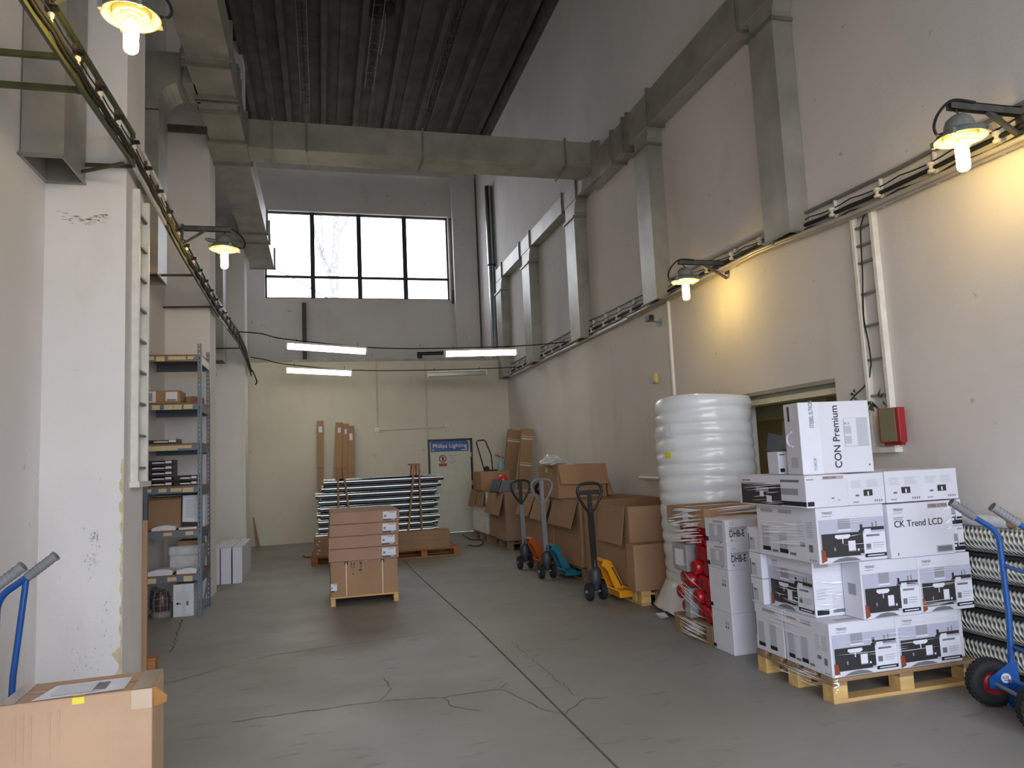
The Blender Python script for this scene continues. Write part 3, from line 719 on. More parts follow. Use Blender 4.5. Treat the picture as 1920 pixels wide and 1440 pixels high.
# conduits and sockets on the back partition
k = 0
for (xa, ya), (xb, yb), lb_ in (((705, 690), (707, 802), 'thin vertical conduit running down to the light switch on the cream wall'), ((797, 690), (799, 826), 'thin vertical conduit running down to the corner of the white door'), ((711, 807), (834, 801), 'thin horizontal conduit between the switch and the socket on the cream wall')):
    a, c = PY(xa, ya, YB-.012), PY(xb, yb, YB-.012)
    if k < 2: a.z = ZP-.03; c.x = a.x
    b = MB(); b.tube([a, c], .013, 6); tag(b.build('wall_conduit', mat('cream_conduit', (205, 200, 182), .5, var=.05)), lb_, 'conduit'); k += 1
for (x, y), lb_ in (((707, 806), 'small white light switch on the cream wall'), ((838, 798), 'small white wall socket near the white door')):
    p = PY(x, y, YB-.02); s_ = thing('wall_switch', lb_, 'switch', (p.x, YB, p.z-.05))
    MB().box(-.05, .05, -.04, -.001, 0, .10).build('plate', WHITE, s_, .006)
    MB().box(-.025, .025, -.05, -.038, .025, .075).build('rocker', PORC, s_, .003)
    MB().box(-.03, .03, -.03, -.001, -.07, -.015).build('lower_plate', PORC, s_, .004)

# ------------------------------------------------------------------ lamps
def industrial_lamp(label, loc, rz, L):
    """arm runs along local +x from the tray; lamp hangs at its end"""
    o = thing('bracket_lamp', label, 'lamp', loc, rz, 'industrial bracket lamps')
    ARM = mat('worn_arm_paint', (92, 92, 92), .55, .4, var=.35, scale=12)
    b = MB(); b.box(0, L+.06, -.022, .022, .02, .026).box(0, L+.06, -.022, -.016, -.02, .026).box(0, L+.06, .016, .022, -.02, .026); b.build('arm', ARM, o)
    b = MB(); b.bar((.012, 0, -.155), (L*.55, 0, -.01), .03, .02); b.build('strut', ARM, o)
    MB().box(-.005, .02, -.025, .025, -.11, .04).build('mount_plate', ARM, o)
    b = MB(); b.tube([(L, 0, -.005), (L+.012, 0, -.03), (L-.012, 0, -.05), (L, 0, -.075)], .006, 6); b.build('hook', BLKM, o)
    z = -.075
    b = MB(); b.lathe([(.001, z+.02), (.042, z+.016), (.068, z-.005), (.08, z-.035), (.086, z-.066), (.118, z-.085), (.140, z-.112), (.141, z-.122), (.134, z-.122)], (L, 0, 0), 28); hs = b.build('housing', LAMPG, o)
    b = MB(); b.lathe([(.134, z-.122), (.112, z-.098), (.088, z-.092), (.086, z-.118), (.07, z-.120), (.066, z-.1), (.001, z-.095)], (L, 0, 0), 28); b.build('reflector', LAMPY, hs)
    for k in range(4):
        a = k*math.pi/2+.5; x, y = L+.142*math.cos(a), .142*math.sin(a)
        MB().obox((x, y, z-.112), (.012, 0, 0), (0, .012, 0), (0, 0, .018)).build('clamp_lug', LAMPG, hs)
    b = MB(); b.cyl((L-.06, 0, z-.045), (L-.15, 0, z-.03), .02, 10); b.cyl((L-.15, 0, z-.03), (L-.175, 0, z-.02), .013, 8); b.build('cable_gland', LAMPG, hs)
    b = MB(); b.lathe([(.001, z-.085), (.045, z-.088), (.045, z-.115), (.028, z-.12), (.026, z-.15), (.001, z-.15)], (L, 0, 0), 20); b.build('socket', PORC, o)
    b = MB(); zz = z-.148
    b.lathe([(.001, zz+.002), (.027, zz), (.034, zz-.012), (.036, zz-.03), (.036, zz-.13), (.033, zz-.152), (.022, zz-.163), (.001, zz-.166)], (L, 0, 0), 20); b.build('bulb', BULB, o)
    P = smooth_path([(L-.1, .03, .02), (L+.06, .03, .02), (L+.15, .02, -.05), (L+.19, .01, -.13), (L+.17, 0, -.18), (L+.13, 0, -.175)], 5)
    b = MB(); b.tube(P, .008, 6); b.build('lamp_cable', BLK, o)
    return o
d = .02
p = PX(330, 410, tx); industrial_lamp('grey bracket lamp with lit bulb reaching out over the steel shelving', (tx+.01, 7.42, 3.87), 0, .385)
industrial_lamp('grey bracket lamp with lit bulb hung from the green part of the tray', (tx+.01, 3.88, 4.04), 0, .365)
industrial_lamp('grey bracket lamp with lit bulb over the white boxes and blue hand truck', (XR-.01, 3.27, 3.43), math.pi, .47)
industrial_lamp('grey bracket lamp with lit bulb on the right wall above the foam roll', (XR-.01, 6.58, 3.42), math.pi, .49)

# suspended fluorescent lights on two wires
def wire(P, label):
    b = MB(); b.tube(smooth_path(P, 6), .010, 6); return tag(b.build('support_wire', BLK), label, 'wire')
wire([(tx, 12.45, 3.78), (-.9, 12.2, 3.70), PY(537, 636, 12.08), PY(700, 652, 12.04), PY(830, 653, 12.0), PY(968, 649, 12.0), PX(1065, 641, XR-.03)], 'black sagging wire that carries two lit fluorescent lights')
wire([(tx, 14.6, 3.68), (-1.0, 14.4, 3.60), PY(537, 683, 14.3), PY(665, 694, 14.3), PY(800, 694, 14.3), PY(912, 691, 14.3), PX(978, 688, XR-.03)], 'black sagging wire that carries one lit and one unlit fluorescent light')
def fluoro(a, c, lit, label):
    a, c = Vector(a), Vector(c); o = thing('fluorescent_light', label, 'light', (a+c)/2, 0, 'suspended fluorescent lights')
    of = (a+c)/2; u = (c-a).normalized(); up = Vector((0, 0, 1)); up = (up-u*up.dot(u)).normalized()
    b = MB(of); b.bar(a+up*.02, c+up*.02, .13, .03, up); b.build('housing', WHITE, o)
    b = MB(of); b.bar(a+u*.01-up*.035, c-u*.01-up*.035, .12, .08, up); b.build('light_cover', TUBE if lit else TUBEOFF, o, .012, 2)
    for s in (a+u*.01, c-u*.01):
        b = MB(of); b.bar(s-u*.012-up*.03, s+u*.012-up*.03, .132, .1, up); b.build('end_cap', WHITE, o)
    for f_ in (.12, .88):
        s = a+(c-a)*f_; b = MB(of); b.tube([s+up*.03, s+up*.10], .005, 6); b.build('hanger', BLK, o)
fluoro(PY(537, 645, 12.05), PY(688, 655.5, 12.05), True, 'lit fluorescent light on the nearer wire in front of the dark wall post')
fluoro(PY(833, 660, 12.0), PY(968, 657, 12.0), True, 'lit fluorescent light on the nearer wire beside the far wall ducts')
fluoro(PY(536, 691, 14.3), PY(660, 697, 14.3), True, 'lit fluorescent light on the farther wire above the tall leaning cartons')
fluoro(PY(801, 700, 14.3), PY(912, 696, 14.3), False, 'unlit clear fluorescent light hanging above the white door')

# ceiling ladders
for (xa, ya), (xb, yb), lb_ in (((570, 0), (573, 198), 'dark wire ladder under the ceiling ribs next to the left duct'), ((718, 10), (692, 165), 'short dark wire ladder under the ceiling ribs below the dark ceiling vent'), ((842, 10), (803, 216), 'dark wire ladder under the ceiling ribs toward the right wall')):
    a, c = FL(xa, ya, ZC-.32), FL(xb, yb, ZC-.32); a.y -= 2.5; a.x = c.x
    o = thing('ceiling_ladder', lb_, 'cable ladder', (a.x, (a.y+c.y)/2, ZC-.32), 0, 'ladders under the ceiling'); of = o.location.copy()
    for s in (-.09, .09):
        b = MB(of); b.bar((a.x+s, a.y, ZC-.32), (a.x+s, c.y, ZC-.32), .012, .012); b.build('side_rail', BLKM, o)
    y = a.y
    while y < c.y:
        j = random.uniform(-.06, .06)
        b = MB(of); b.bar((a.x-.09, y, ZC-.32), (a.x+.09, y+j, ZC-.32), .01, .01); b.build('rung', BLKM, o)
        b = MB(of); b.bar((a.x+.0, y, ZC-.32), (a.x, y, ZC-.0), .008, .008); b.build('hanger', BLKM, o); y += .28
p = FL(710, 18, ZC-.06)
cv = thing('ceiling_vent', 'dark round vent between the ceiling ribs', 'vent', (p.x, p.y, ZC))
b = MB(); b.lathe([(.30, 0), (.30, -.06), (.22, -.09), (.001, -.09)], n=24); b.build('vent_ring', mat('sooty_vent', (34, 32, 30), .95, var=.3), cv)
b = MB(); b.tube([(.12, 0, -.05), (.13, .3, -.30), (.1, 1.0, -.34)], .012, 6); b.build('vent_cord', GREYM, cv)

# tree outside the window
tr = thing('bare_tree', 'pale leafless tree standing outside the window', 'tree', (PY(628, 560, 30).x, 30, -.05))
bx = tr.location.x
tz0 = PY(625, 520, 30).z
b = MB(); b.tube([(0, 0, 0), (-.05, 0, 4), (0, 0, tz0), (.12, 0, tz0+2), (.1, 0, tz0+4.5)], [.22, .2, .18, .14, .11], 10); tk = b.build('trunk', BARK, tr)
for P, r in (([(0, 0, tz0-.3), (-.5, .1, tz0+1), (-.85, .2, tz0+2.4), (-.9, .2, tz0+4)], [.11, .09, .07, .05]), ([(.08, 0, tz0+1.6), (.5, .2, tz0+2.4), (.75, .2, tz0+3.2), (.9, .2, tz0+4)], [.06, .05, .04, .03]), ([(-.4, 0, tz0+.8), (-.45, -.2, tz0+2), (-.6, -.2, tz0+3.6)], [.05, .04, .03]), ([(.0, 0, tz0-1), (-1.2, .2, tz0-.2), (-2.6, .3, tz0+.6)], [.05, .04, .02])):
    b = MB(); b.tube(P, r, 8); b.build('bough', BARK, tk)

# ------------------------------------------------------------------ boxes
class Box:
    """carton standing with its base centre at loc; local size w (x) d (y) h (z)"""
    def __init__(s, name, label, x0, x1, y0, y1, z0, z1, m, rz=0., group=None, cat='box', bevel=.004, side=None):
        s.w, s.d, s.h = x1-x0, y1-y0, z1-z0
        s.o = thing(name, label, cat, ((x0+x1)/2, (y0+y1)/2, z0), rz, group); s.m = {}; s.bufs = {}
        MB().box(-s.w/2, s.w/2, -s.d/2, s.d/2, 0, s.h).build('carton', m, s.o, bevel)
    def frame(s, face):
        w, d, h = s.w/2, s.d/2, s.h; e = .0012
        return {'front': (Vector((-w, -d-e, 0)), Vector((2*w, 0, 0)), Vector((0, 0, h))), 'left': (Vector((-w-e, d, 0)), Vector((0, -2*d, 0)), Vector((0, 0, h))),
                'right': (Vector((w+e, -d, 0)), Vector((0, 2*d, 0)), Vector((0, 0, h))), 'top': (Vector((-w, -d, h+e)), Vector((2*w, 0, 0)), Vector((0, 2*d, 0)))}[face]
    def rect(s, face, u0, v0, u1, v1, m, nm='print', lift=0):
        o, u, v = s.frame(face); n = u.cross(v).normalized()*(.0006*lift)
        b = s.bufs.setdefault(nm, (MB(), []))
        if m not in b[1]: b[1].append(m)
        q = [o+u*a+v*c+n for a, c in ((u0, v0), (u1, v0), (u1, v1), (u0, v1))]
        b[0].add(q, [(0, 1, 2, 3)], b[1].index(m))
    def poly(s, face, pts, m, nm='print', lift=0):
        o, u, v = s.frame(face); n = u.cross(v).normalized()*(.0006*lift)
        b = s.bufs.setdefault(nm, (MB(), []))
        if m not in b[1]: b[1].append(m)
        b[0].add([o+u*a+v*c+n for a, c in pts], [tuple(range(len(pts)))], b[1].index(m))
    def text(s, face, t, u0, v0, h, m, vert=False, squeeze=1., bold=.01):
        o, u, v = s.frame(face); n = u.cross(v).normalized()*.0012
        p = o+u*u0+v*v0+n
        return text(t, s.o, p, (v if vert else u), (-u if vert else v), h, m, 'lettering', squeeze, bold)
    def done(s):
        for nm, (b, ms) in s.bufs.items():
            o = b.build(nm, ms, s.o)
            if nm in ('print', 'label'): o['kind'] = 'stuff'
        return s.o
def label_rect(B, face, u0, v0, u1, v1):
    """white address label with a dark bar at its foot"""
    B.rect(face, u0, v0, u1, v1, PAPER, 'label', 1); B.rect(face, u0, v0, u1, v0+(v1-v0)*.17, P_NAVY, 'label', 2)
    B.rect(face, u0+(u1-u0)*.08, v0+(v1-v0)*.4, u0+(u1-u0)*.25, v0+(v1-v0)*.62, P_MID, 'label', 2)
    B.rect(face, u0+(u1-u0)*.45, v0+(v1-v0)*.86, u0+(u1-u0)*.92, v0+(v1-v0)*.93, P_MID, 'label', 2)
    B.rect(face, u0+(u1-u0)*.62, v0+(v1-v0)*.05, u0+(u1-u0)*.92, v0+(v1-v0)*.12, PAPER, 'label', 3)
def lines(B, face, u0, v0, u1, v1, k, m=P_PALE):
    for i in range(k):
        a = v1-(v1-v0)*(i+.3)/k; B.rect(face, u0, a-(v1-v0)/k*.35, u0+(u1-u0)*random.uniform(.7, 1), a, m, lift=2)
def bath_pic(B, face, U0=0., U1=1., lab=True):
    """printed bathroom picture with a product label, as on the heater cartons"""
    def R(a, b_, c, d_, m, l=1): B.rect(face, U0+(U1-U0)*a, b_, U0+(U1-U0)*c, d_, m, lift=l)
    R(.03, .10, .99, .78, P_PALE); R(.03, .53, .60, .78, P_LAV, 2); R(.30, .60, .48, .78, P_GREY, 3); R(.29, .565, .49, .59, PAPER, 3)
    R(.60, .50, .99, .78, P_LAV, 2); R(.66, .54, .98, .60, P_DARK, 3); R(.68, .47, .78, .57, PAPER, 4); R(.62, .55, .66, .66, P_DARK, 3); R(.80, .60, .82, .68, P_MID, 3); R(.86, .60, .875, .7, P_MID, 3)
    R(.05, .11, .60, .53, P_DARK, 3); R(.60, .14, .66, .56, P_DARK, 3)
    f_ = lambda pts, m, l=4: B.poly(face, [(U0+(U1-U0)*a, c) for a, c in pts], m, lift=l)
    f_([(.25, .50), (.24, .46), (.28, .425), (.43, .425), (.47, .46), (.46, .50)], PAPER)
    R(.345, .34, .36, .43, PAPER, 4); R(.43, .20, .535, .38, PAPER, 4); R(.56, .19, .585, .23, PAPER, 4); R(.22, .22, .24, .28, P_GREY, 4); R(.43, .19, .535, .205, P_GREY, 5)
    f_([(.03, .02), (.11, .06), (.085, .24), (.03, .26)], P_RED)
    f_([(.17, .02), (.60, .02), (.52, .075), (.40, .095), (.28, .08)], P_MID)
    R(.03, .965, .99, .995, CARTON)
    if lab:
        R(.655, .115, .985, .50, PAPER, 5); R(.665, .06, .985, .125, P_BLK, 6); R(.70, .43, .90, .465, P_MID, 6); R(.69, .20, .76, .30, P_MID, 6); R(.70, .08, .95, .10, PAPER, 7)
        R(.79, .3, .95, .31, P_GREY, 6); R(.79, .26, .95, .27, P_GREY, 6); R(.79, .22, .93, .23, P_GREY, 6)
def trend(B, face, u, v, sz):
    B.text(face, 'TREND', u, v, sz, P_MID); B.rect(face, u, v-.04, u+.14, v-.03, P_GREY, lift=2)
def small_side(B, face):
    """grey side print: two product outlines, dark strips, text block, symbols"""
    for a in (.08, .38):
        B.rect(face, a, .12, a+.13, .60, P_PALE, lift=1); B.rect(face, a, .10, a+.14, .18, P_BLK, lift=2); B.rect(face, a+.16, .10, a+.27, .55, CARTON, lift=1); B.rect(face, a+.17, .09, a+.27, .14, P_MID, lift=2)
    B.rect(face, .08, .86, .30, .93, P_PINK, lift=1); B.rect(face, .40, .86, .62, .93, P_PINK, lift=1)
    lines(B, face, .70, .45, .80, .75, 7); lines(B, face, .84, .45, .95, .75, 7)
    B.rect(face, .72, .28, .80, .35, P_MID, lift=1); B.rect(face, .86, .20, .92, .33, P_MID, lift=1)
    for a in (.86, .90, .94): B.rect(face, a, .04, a+.015, .07, P_MID, lift=1)

def pallet(name, label, x0, x1, y0, y1, m, along='x', h=.144, bx=(0, .5, 1), by=(0, .5, 1), cat='pallet', group=None, bottom=True, z=0, nd=5, deck=None):
    deck = deck or m
    w, d = x1-x0, y1-y0
    o = thing(name, label, cat, ((x0+x1)/2, (y0+y1)/2, z), 0, group)
    bw, bd, bh = .10, .10, h-.066
    X = lambda t, s: -w/2+s/2+t*(w-s)
    Y = lambda t, s: -d/2+s/2+t*(d-s)
    for i in range(nd):
        if along == 'x': c = Y(i/(nd-1), .1); MB().box(-w/2, w/2, c-.055, c+.055, h-.022, h).build('deck_board', deck, o, .002)
        else: c = X(i/(nd-1), .1); MB().box(c-.055, c+.055, -d/2, d/2, h-.022, h).build('deck_board', deck, o, .002)
    for t in (bx if along == 'x' else by):
        if along == 'x': c = X(t, .1); MB().box(c-.05, c+.05, -d/2, d/2, h-.044, h-.022).build('cross_board', deck, o, .002)
        else: c = Y(t, .1); MB().box(-w/2, w/2, c-.05, c+.05, h-.044, h-.022).build('cross_board', deck, o, .002)
    for tx_ in bx:
        for ty in by:
            cx, cy_ = X(tx_, bw), Y(ty, bd); MB().box(cx-.05, cx+.05, cy_-.05, cy_+.05, .022, h-.044).build('block', m, o, .003)
    for t in (by if along == 'x' else bx):
        if along == 'x': c = Y(t, .1); MB().box(-w/2, w/2, c-.05, c+.05, 0, .022).build('bottom_board', m, o, .002)
        else: c = X(t, .1); MB().box(c-.05, c+.05, -d/2, d/2, 0, .022).build('bottom_board', m, o, .002)
    return o

# ------------------------------------------------------------------ hand trucks
def hand_truck(label, loc, rz, brace=False, sticker=False, sh=-.06):
    """local +x is the operator's side, wheels at y = +-.21"""
    o = thing('hand_truck', label, 'hand truck', loc, rz)
    for s in (-1, 1):
        y = s*.20
        P = [(-.08, y, .12), (-.08, y, .5), (-.075, y, .88)] + [(-.075+.11*(1-math.cos(a)), y, .90+.12*math.sin(a)) for a in [math.radians(k) for k in (8, 20, 32, 44, 54)]]
        P.append((.06, y, 1.06)); P = [(a+(sh if c > .2 else sh*.4), e, c) for a, e, c in P]
        b = MB(); b.tube(P, .0165, 12); b.build('side_tube', BLUE, o)
        b = MB(); b.tube([(.05+sh, y, 1.052), (.17+sh, y, 1.145)], .0215, 14); gp = b.build('grip', GRIP, o)
        b = MB()
        d = Vector((.12, 0, .093)).normalized()
        for k in range(6): c = Vector((.06+sh, y, 1.06))+d*(.018*k+.01); b.tube([c, c+d*.006], .0235, 14)
        c = Vector((.17+sh, y, 1.145)); b.tube([c-d*.012, c], .0245, 14); b.build('grip_ring', GRIP, gp)
        if brace: b = MB(); b.tube([(.045+sh, y, 1.04), (.0+sh, y, .6), (-.02+sh, y, .12)], .014, 10); b.build('brace_tube', BLUE, o)
        # wheel
        wy = s*.23
        w_ = []
        for r, t in ((.062, -.028), (.085, -.040), (.112, -.040), (.128, -.026), (.132, 0), (.128, .026), (.112, .040), (.085, .040), (.062, .028)): w_.append((r, t))
        b = MB(); b.lathe(w_, (0, wy, .132), 36, ax=(0, 1, 0)); ty = b.build('tyre', BLK, o)
        b = MB()
        for k in range(30):
            for j, tt in enumerate((-.024, .0, .024)):
                a = 2*math.pi*(k+.5*(j % 2))/30; rr_ = .131 if j == 1 else .128
                c = Vector((rr_*math.sin(a), wy+tt, .132+rr_*math.cos(a))); rd_ = Vector((math.sin(a), 0, math.cos(a))); tg = Vector((math.cos(a), 0, -math.sin(a)))
                sk = (tg + Vector((0, .6 if j != 1 else -.6, 0))).normalized(); b.obox(c, sk*.009, rd_.cross(sk)*.0055, rd_*.003)
        b.build('tread', BLK, ty)
        b = MB(); b.lathe([(.064, -.03), (.058, -.02), (.042, -.012), (.03, -.018), (.022, -.03), (.001, -.03)], (0, wy, .132), 28, ax=(0, 1, 0)); b.lathe([(.001, .03), (.022, .03), (.03, .018), (.042, .012), (.058, .02), (.064, .03)], (0, wy, .132), 28, ax=(0, 1, 0)); b.build('rim', REDR, o)
        # axle bracket plate on the inner side of the wheel
        b = MB(); b.prism([(-.13, s*.188, .085), (-.125, s*.188, .25), (-.085, s*.188, .25), (.035, s*.188, .165), (.035, s*.188, .11)], (0, -s*.008, 0)); b.build('axle_plate', BLUE, o)
    if sticker:
        # round load sticker on the inner face of the far plate
        b = MB(); b.lathe([(.001, 0), (.027, 0)], (-.055, -.1785, .165), 22, ax=(0, 1, 0)); b.build('load_sticker', PAPER, o)
        text('0,25', o, (-.036, -.1775, .163), (-1, 0, 0), (0, 0, 1), .014, P_BLK, bold=.03)
        b = MB(); b.box(-.068, -.042, -.1778, -.1774, .152, .156); b.build('small_print', P_MID, o)
    b = MB(); b.cyl((0, -.26, .132), (0, .26, .132), .011, 10); b.build('axle', GREYM, o)
    for z, c in ((.33, .0), (.78, -.03)):
        X_ = -.08+sh; b = MB(); b.tube([(X_, -.20, z), (X_+c*.5, -.1, z+c*.5), (X_+c*.5, .1, z+c*.5), (X_, .20, z)], .012, 8); b.build('cross_tube', BLUE, o)
    b = MB(); b.tube([(-.08+sh, .0, .33), (-.08+sh, .0, .77)], .008, 8); b.build('inner_bar', BLUE, o)
    b = MB(); b.box(-.30, -.07, -.17, .17, .012, .018).box(-.085, -.065, -.2, .2, .012, .16); b.build('toe_plate', BLUE, o)
    return o
ht_ = hand_truck('blue hand truck with pneumatic tyres beside the white heater cartons', (3.565, 3.265, 0), math.radians(162), sticker=True, sh=-.04)
hand_truck('blue hand truck behind the pale cardboard box at the left wall', (-1.355, 3.82, 0), 0, brace=True)

# ------------------------------------------------------------------ near left cardboard box
nb = Box('cardboard_box', 'pale taped cardboard box with a shipping pouch on top by the left wall', -1.155, -.648, 3.14, 3.42, 0, .70, KRAFT3, math.radians(2.5))
nb.rect('top', 0, .44, 1, .50, TAPE, 'tape_seam', 1)
nb.rect('top', .86, 0, 1.0, 1, TAPEC, 'corner_tape', 2); nb.rect('front', .86, .90, 1.0, 1, TAPEC, 'corner_tape', 2); nb.rect('top', 0, 0, .10, 1, TAPEC, 'end_tape', 2)
nb.poly('top', [(.20, .02), (.80, .10), (.80, .72), (.27, .70)], mat('clear_pouch', (222, 222, 236), .25, var=.08, coat=.4), 'shipping_pouch', 3)
nb.rect('top', .30, .16, .62, .64, PAPER, 'shipping_label', 5); nb.rect('top', .58, .22, .66, .58, P_MID, 'shipping_label', 6); lines(nb, 'top', .34, .2, .50, .6, 6, P_MID); nb.rect('top', .575, .16, .58, .64, P_BLK, 'shipping_label', 6)
nb.rect('front', .47, .965, .55, .999, mat('yellow_tag', (226, 212, 70), .5, var=.1), 'yellow_tag', 2); nb.rect('top', .47, 0, .55, .07, mat('yellow_tag', (226, 212, 70)), 'yellow_tag', 4)
nb.done()
b = MB(); b.add([(.2535, -.139, .70), (.2535, -.10, .62), (.30, -.11, .635), (.305, -.13, .665), (.265, -.142, .705)], [(0, 1, 2, 3, 4)]); b.build('loose_tape_end', TAPE, nb.o)
b = MB()
for i, x in enumerate((-.20, -.175, -.15, -.09, -.06)): b.prism([(x, -.1405, .40+.03*i), (x+.006, -.1405, .40+.03*i), (x+.006, -.1415, .66), (x, -.1415, .66)], (0, -.0015, 0))
b.build('crease', KRAFT3, nb.o)

# cardboard sheet and wooden block behind the first pilaster
b = MB(); b.obox((-1.44, 6.225, .585), (.135, 0, 0), (0, .012, 0), (0, 0, .585)); tag(b.build('cardboard_sheet', KRAFT), 'upright sheet of cardboard tucked behind the first left pilaster', 'cardboard')
bw_ = thing('wooden_block', 'short orange-brown wooden block on the floor by the first left pilaster', 'block', (-1.30, 6.31, 0))
b = MB(); b.box(-.045, .045, -.05, .05, 0, .11); b.build('block_body', REDW, bw_, .004)
MB().box(-.05, .05, -.055, .055, .11, .13).build('board_end', REDW, bw_, .002)

# ------------------------------------------------------------------ steel shelving
rx0, rx1, ry0, ry1 = XL+.003, -1.275, 8.64, 9.28
rk = thing('shelving_rack', 'blue-grey slotted steel shelving rack with brown boards and yellow labels', 'shelf', (rx1, ry0, 0)); RKO = (rx1, ry0, 0)
SHZ = [2.815, 2.28, 1.835, 1.375, .905, .435]
for (x, sx) in ((rx1, -1), (rx0, 1)):
    for (y, sy) in ((ry0, 1), (ry1, -1)):
        if sx > 0 and sy < 0: continue
        b = MB(RKO)
        if sx > 0: b.box(x, x+.042, *sorted((y, y+sy*.003)), 0, 2.95).box(x, x+.003, *sorted((y, y+sy*.042)), 0, 2.95)
        else:
            ya, yb = sorted((y, y+sy*.003))
            b.box(x-.018, x, ya, yb, 0, 2.95).box(x-.042, x-.026, ya, yb, 0, 2.95)
            b.box(x-.003, x, *sorted((y+sy*.003, y+sy*.016)), 0, 2.95).box(x-.003, x, *sorted((y+sy*.024, y+sy*.042)), 0, 2.95)
            z = 0.
            while z < 2.93:
                z1_ = min(z+.022, 2.95); b.box(x-.026, x-.018, ya, yb, z, z1_).box(x-.003, x, *sorted((y+sy*.016, y+sy*.024)), z, z1_); z += .05
        b.build('upright', RACK, rk)
for i, z in enumerate(SHZ):
    MB(RKO).box(rx0, rx1-.004, ry0+.004, ry1-.004, z-.005, z+.012).build('shelf_board', CHIP, rk)
    hb = .065 if i > 0 else .065
    b = MB(RKO); b.box(rx0, rx1-.043, ry0-.004, ry0+.0, z-hb, z-.004); fr = b.build('front_beam', RACK, rk)
    b = MB(RKO); b.box(rx0, rx1-.043, ry1-.02, ry1-.004, z-.10, z-.005).box(rx1-.02, rx1-.004, ry0+.045, ry1-.045, z-.09, z-.005); b.build('rear_beam', RACK, rk)
    b = MB(RKO); b.box(rx1-.085, rx1-.04, ry0-.006, ry0-.004, z-.045, z-.02); b.build('beam_bracket', RACK, fr)
    labs = [[(.0, .06, .035), (.08, .165, .05), (.20, .38, .035), (.40, .48, .03)], [(.04, .12, .05), (.16, .25, .05), (.255, .34, .05), (.36, .45, .045)], [(.0, .3, .05), (.30, .44, .03)], [(.0, .04, .03), (.11, .19, .035), (.23, .34, .035), (.35, .46, .045)], [(.16, .245, .032), (.38, .46, .035)], [(.0, .09, .05), (.20, .29, .04), (.36, .45, .055)]][i]
    for a, c, hh in labs:
        MB(RKO).box(rx0+.04+a, rx0+.04+c, ry0-.0055, ry0-.0042, z-.012-hh, z-.010).build('shelf_label', YLAB, fr)
b = MB(RKO); b.bar((rx1-.001, ry0+.04, .45), (rx1-.001, ry1-.04, .88), .002, .02, (1, 0, 0)).bar((rx1-.001, ry0+.04, .88), (rx1-.001, ry1-.04, .45), .002, .02, (1, 0, 0)); b.build('side_brace', GREYM, rk)
b = MB(RKO); b.bar((rx1-.001, ry0+.04, .05), (rx1-.001, ry1-.04, .42), .002, .02, (1, 0, 0)); b.build('side_brace', GREYM, rk)
# shelf contents
B = Box('cardboard_box', 'flat brown carton with two white labels on the second rack shelf', rx0+.005, -1.50, 8.68, 9.02, SHZ[1]+.012, SHZ[1]+.155, KRAFT); B.rect('front', .04, .08, .30, .95, PAPER, 'label', 1); B.rect('front', .08, .2, .2, .8, P_GREY, 'label', 2); B.rect('front', .58, .18, .92, .88, PAPER, 'label', 1); B.rect('front', .62, .22, .88, .30, P_BLK, 'label', 2); B.done()
B = Box('cardboard_box', 'small plain brown carton tucked behind the flat labelled carton', -1.49, -1.33, 8.95, 9.22, SHZ[1]+.012, SHZ[1]+.11, KRAFT); B.rect('top', .45, 0, .55, 1, TAPE, 'tape_seam', 1); B.done()
def tray(label, x0, x1, y0, z, m=BLKM, paper=PAPER, high=.055):
    o = thing('document_tray', label, 'tray', ((x0+x1)/2, y0+.15, z), 0, 'document trays on the rack'); w_ = (x1-x0)/2
    b = MB(); b.box(-w_, w_, -.15, .15, 0, .006).box(-w_, -w_+.005, -.15, .15, 0, high).box(w_-.005, w_, -.15, .15, 0, high).box(-w_, w_, .145, .15, 0, high)
    b.box(-w_, -w_*.45, -.155, -.15, 0, high*.8).box(w_*.45, w_, -.155, -.15, 0, high*.8).box(-w_*.45, w_*.45, -.155, -.15, 0, high*.3); b.build('tray_shell', m, o)
    b = MB(); b.prism([(-w_*.9, -.148, .008), (-w_*.3, -.148, .016), (w_*.9, -.148, .01), (w_*.9, -.148, .026), (-.2*w_, -.148, .032), (-w_*.9, -.148, .022)], (0, .28, 0)); b.build('papers', paper, o)
    b = MB(); b.box(w_*.5, w_*.95, -.157, -.155, high*.3, high*.75); b.build('tray_label', PAPER, o)
    return o
tray('single black document tray with papers on the third rack shelf', rx0+.01, -1.53, 8.66, SHZ[2]+.012)
for k in range(4): tray('black document tray, ' + ('second from the bottom', 'in the middle', 'second from the top', 'topmost')[k] + ' of the left stack on the fourth rack shelf', rx0+.005, -1.575, 8.66, SHZ[3]+.012+.06+.058*k, mat('navy_plastic', (28, 30, 44), .4, var=.1) if k != 0 else BLKM)
tray('dark red document tray at the foot of the left stack', rx0+.005, -1.575, 8.66, SHZ[3]+.012, mat('maroon_plastic', (70, 26, 36), .4, var=.1))
for k in range(2): tray('black document tray, ' + ('lower', 'upper')[k] + ' of the low right stack on the fourth rack shelf', -1.565, -1.325, 8.68, SHZ[3]+.012+.058*k)
b = Box('cardboard_box', 'dark brown open carton lying on the fifth rack shelf', rx0+.01, -1.515, 8.82, 9.2, SHZ[4]+.012, SHZ[4]+.36, KRAFTD); b.rect('front', .0, .93, 1, 1, KEDGE, 'tape_seam', 1); b.done()
fd = thing('ring_binder', 'black framed file board with printed sheets leaning on the fifth rack shelf', 'binder', (-1.41, 8.79, SHZ[4]+.012))
b = MB(); b.prism([(-.095, 0, .06), (.09, -.01, .05), (.09, .03, .37), (-.095, .03, .37)], (0, .03, 0)); b.box(-.09, .09, .0, .06, 0, .06); b.build('cover', BLKM, fd)
b = MB(); b.prism([(-.085, -.003, .075), (.085, -.012, .065), (.085, .026, .36), (-.085, .027, .36)], (0, .002, 0)); b.build('sheet', PAPER, fd)
b = MB()
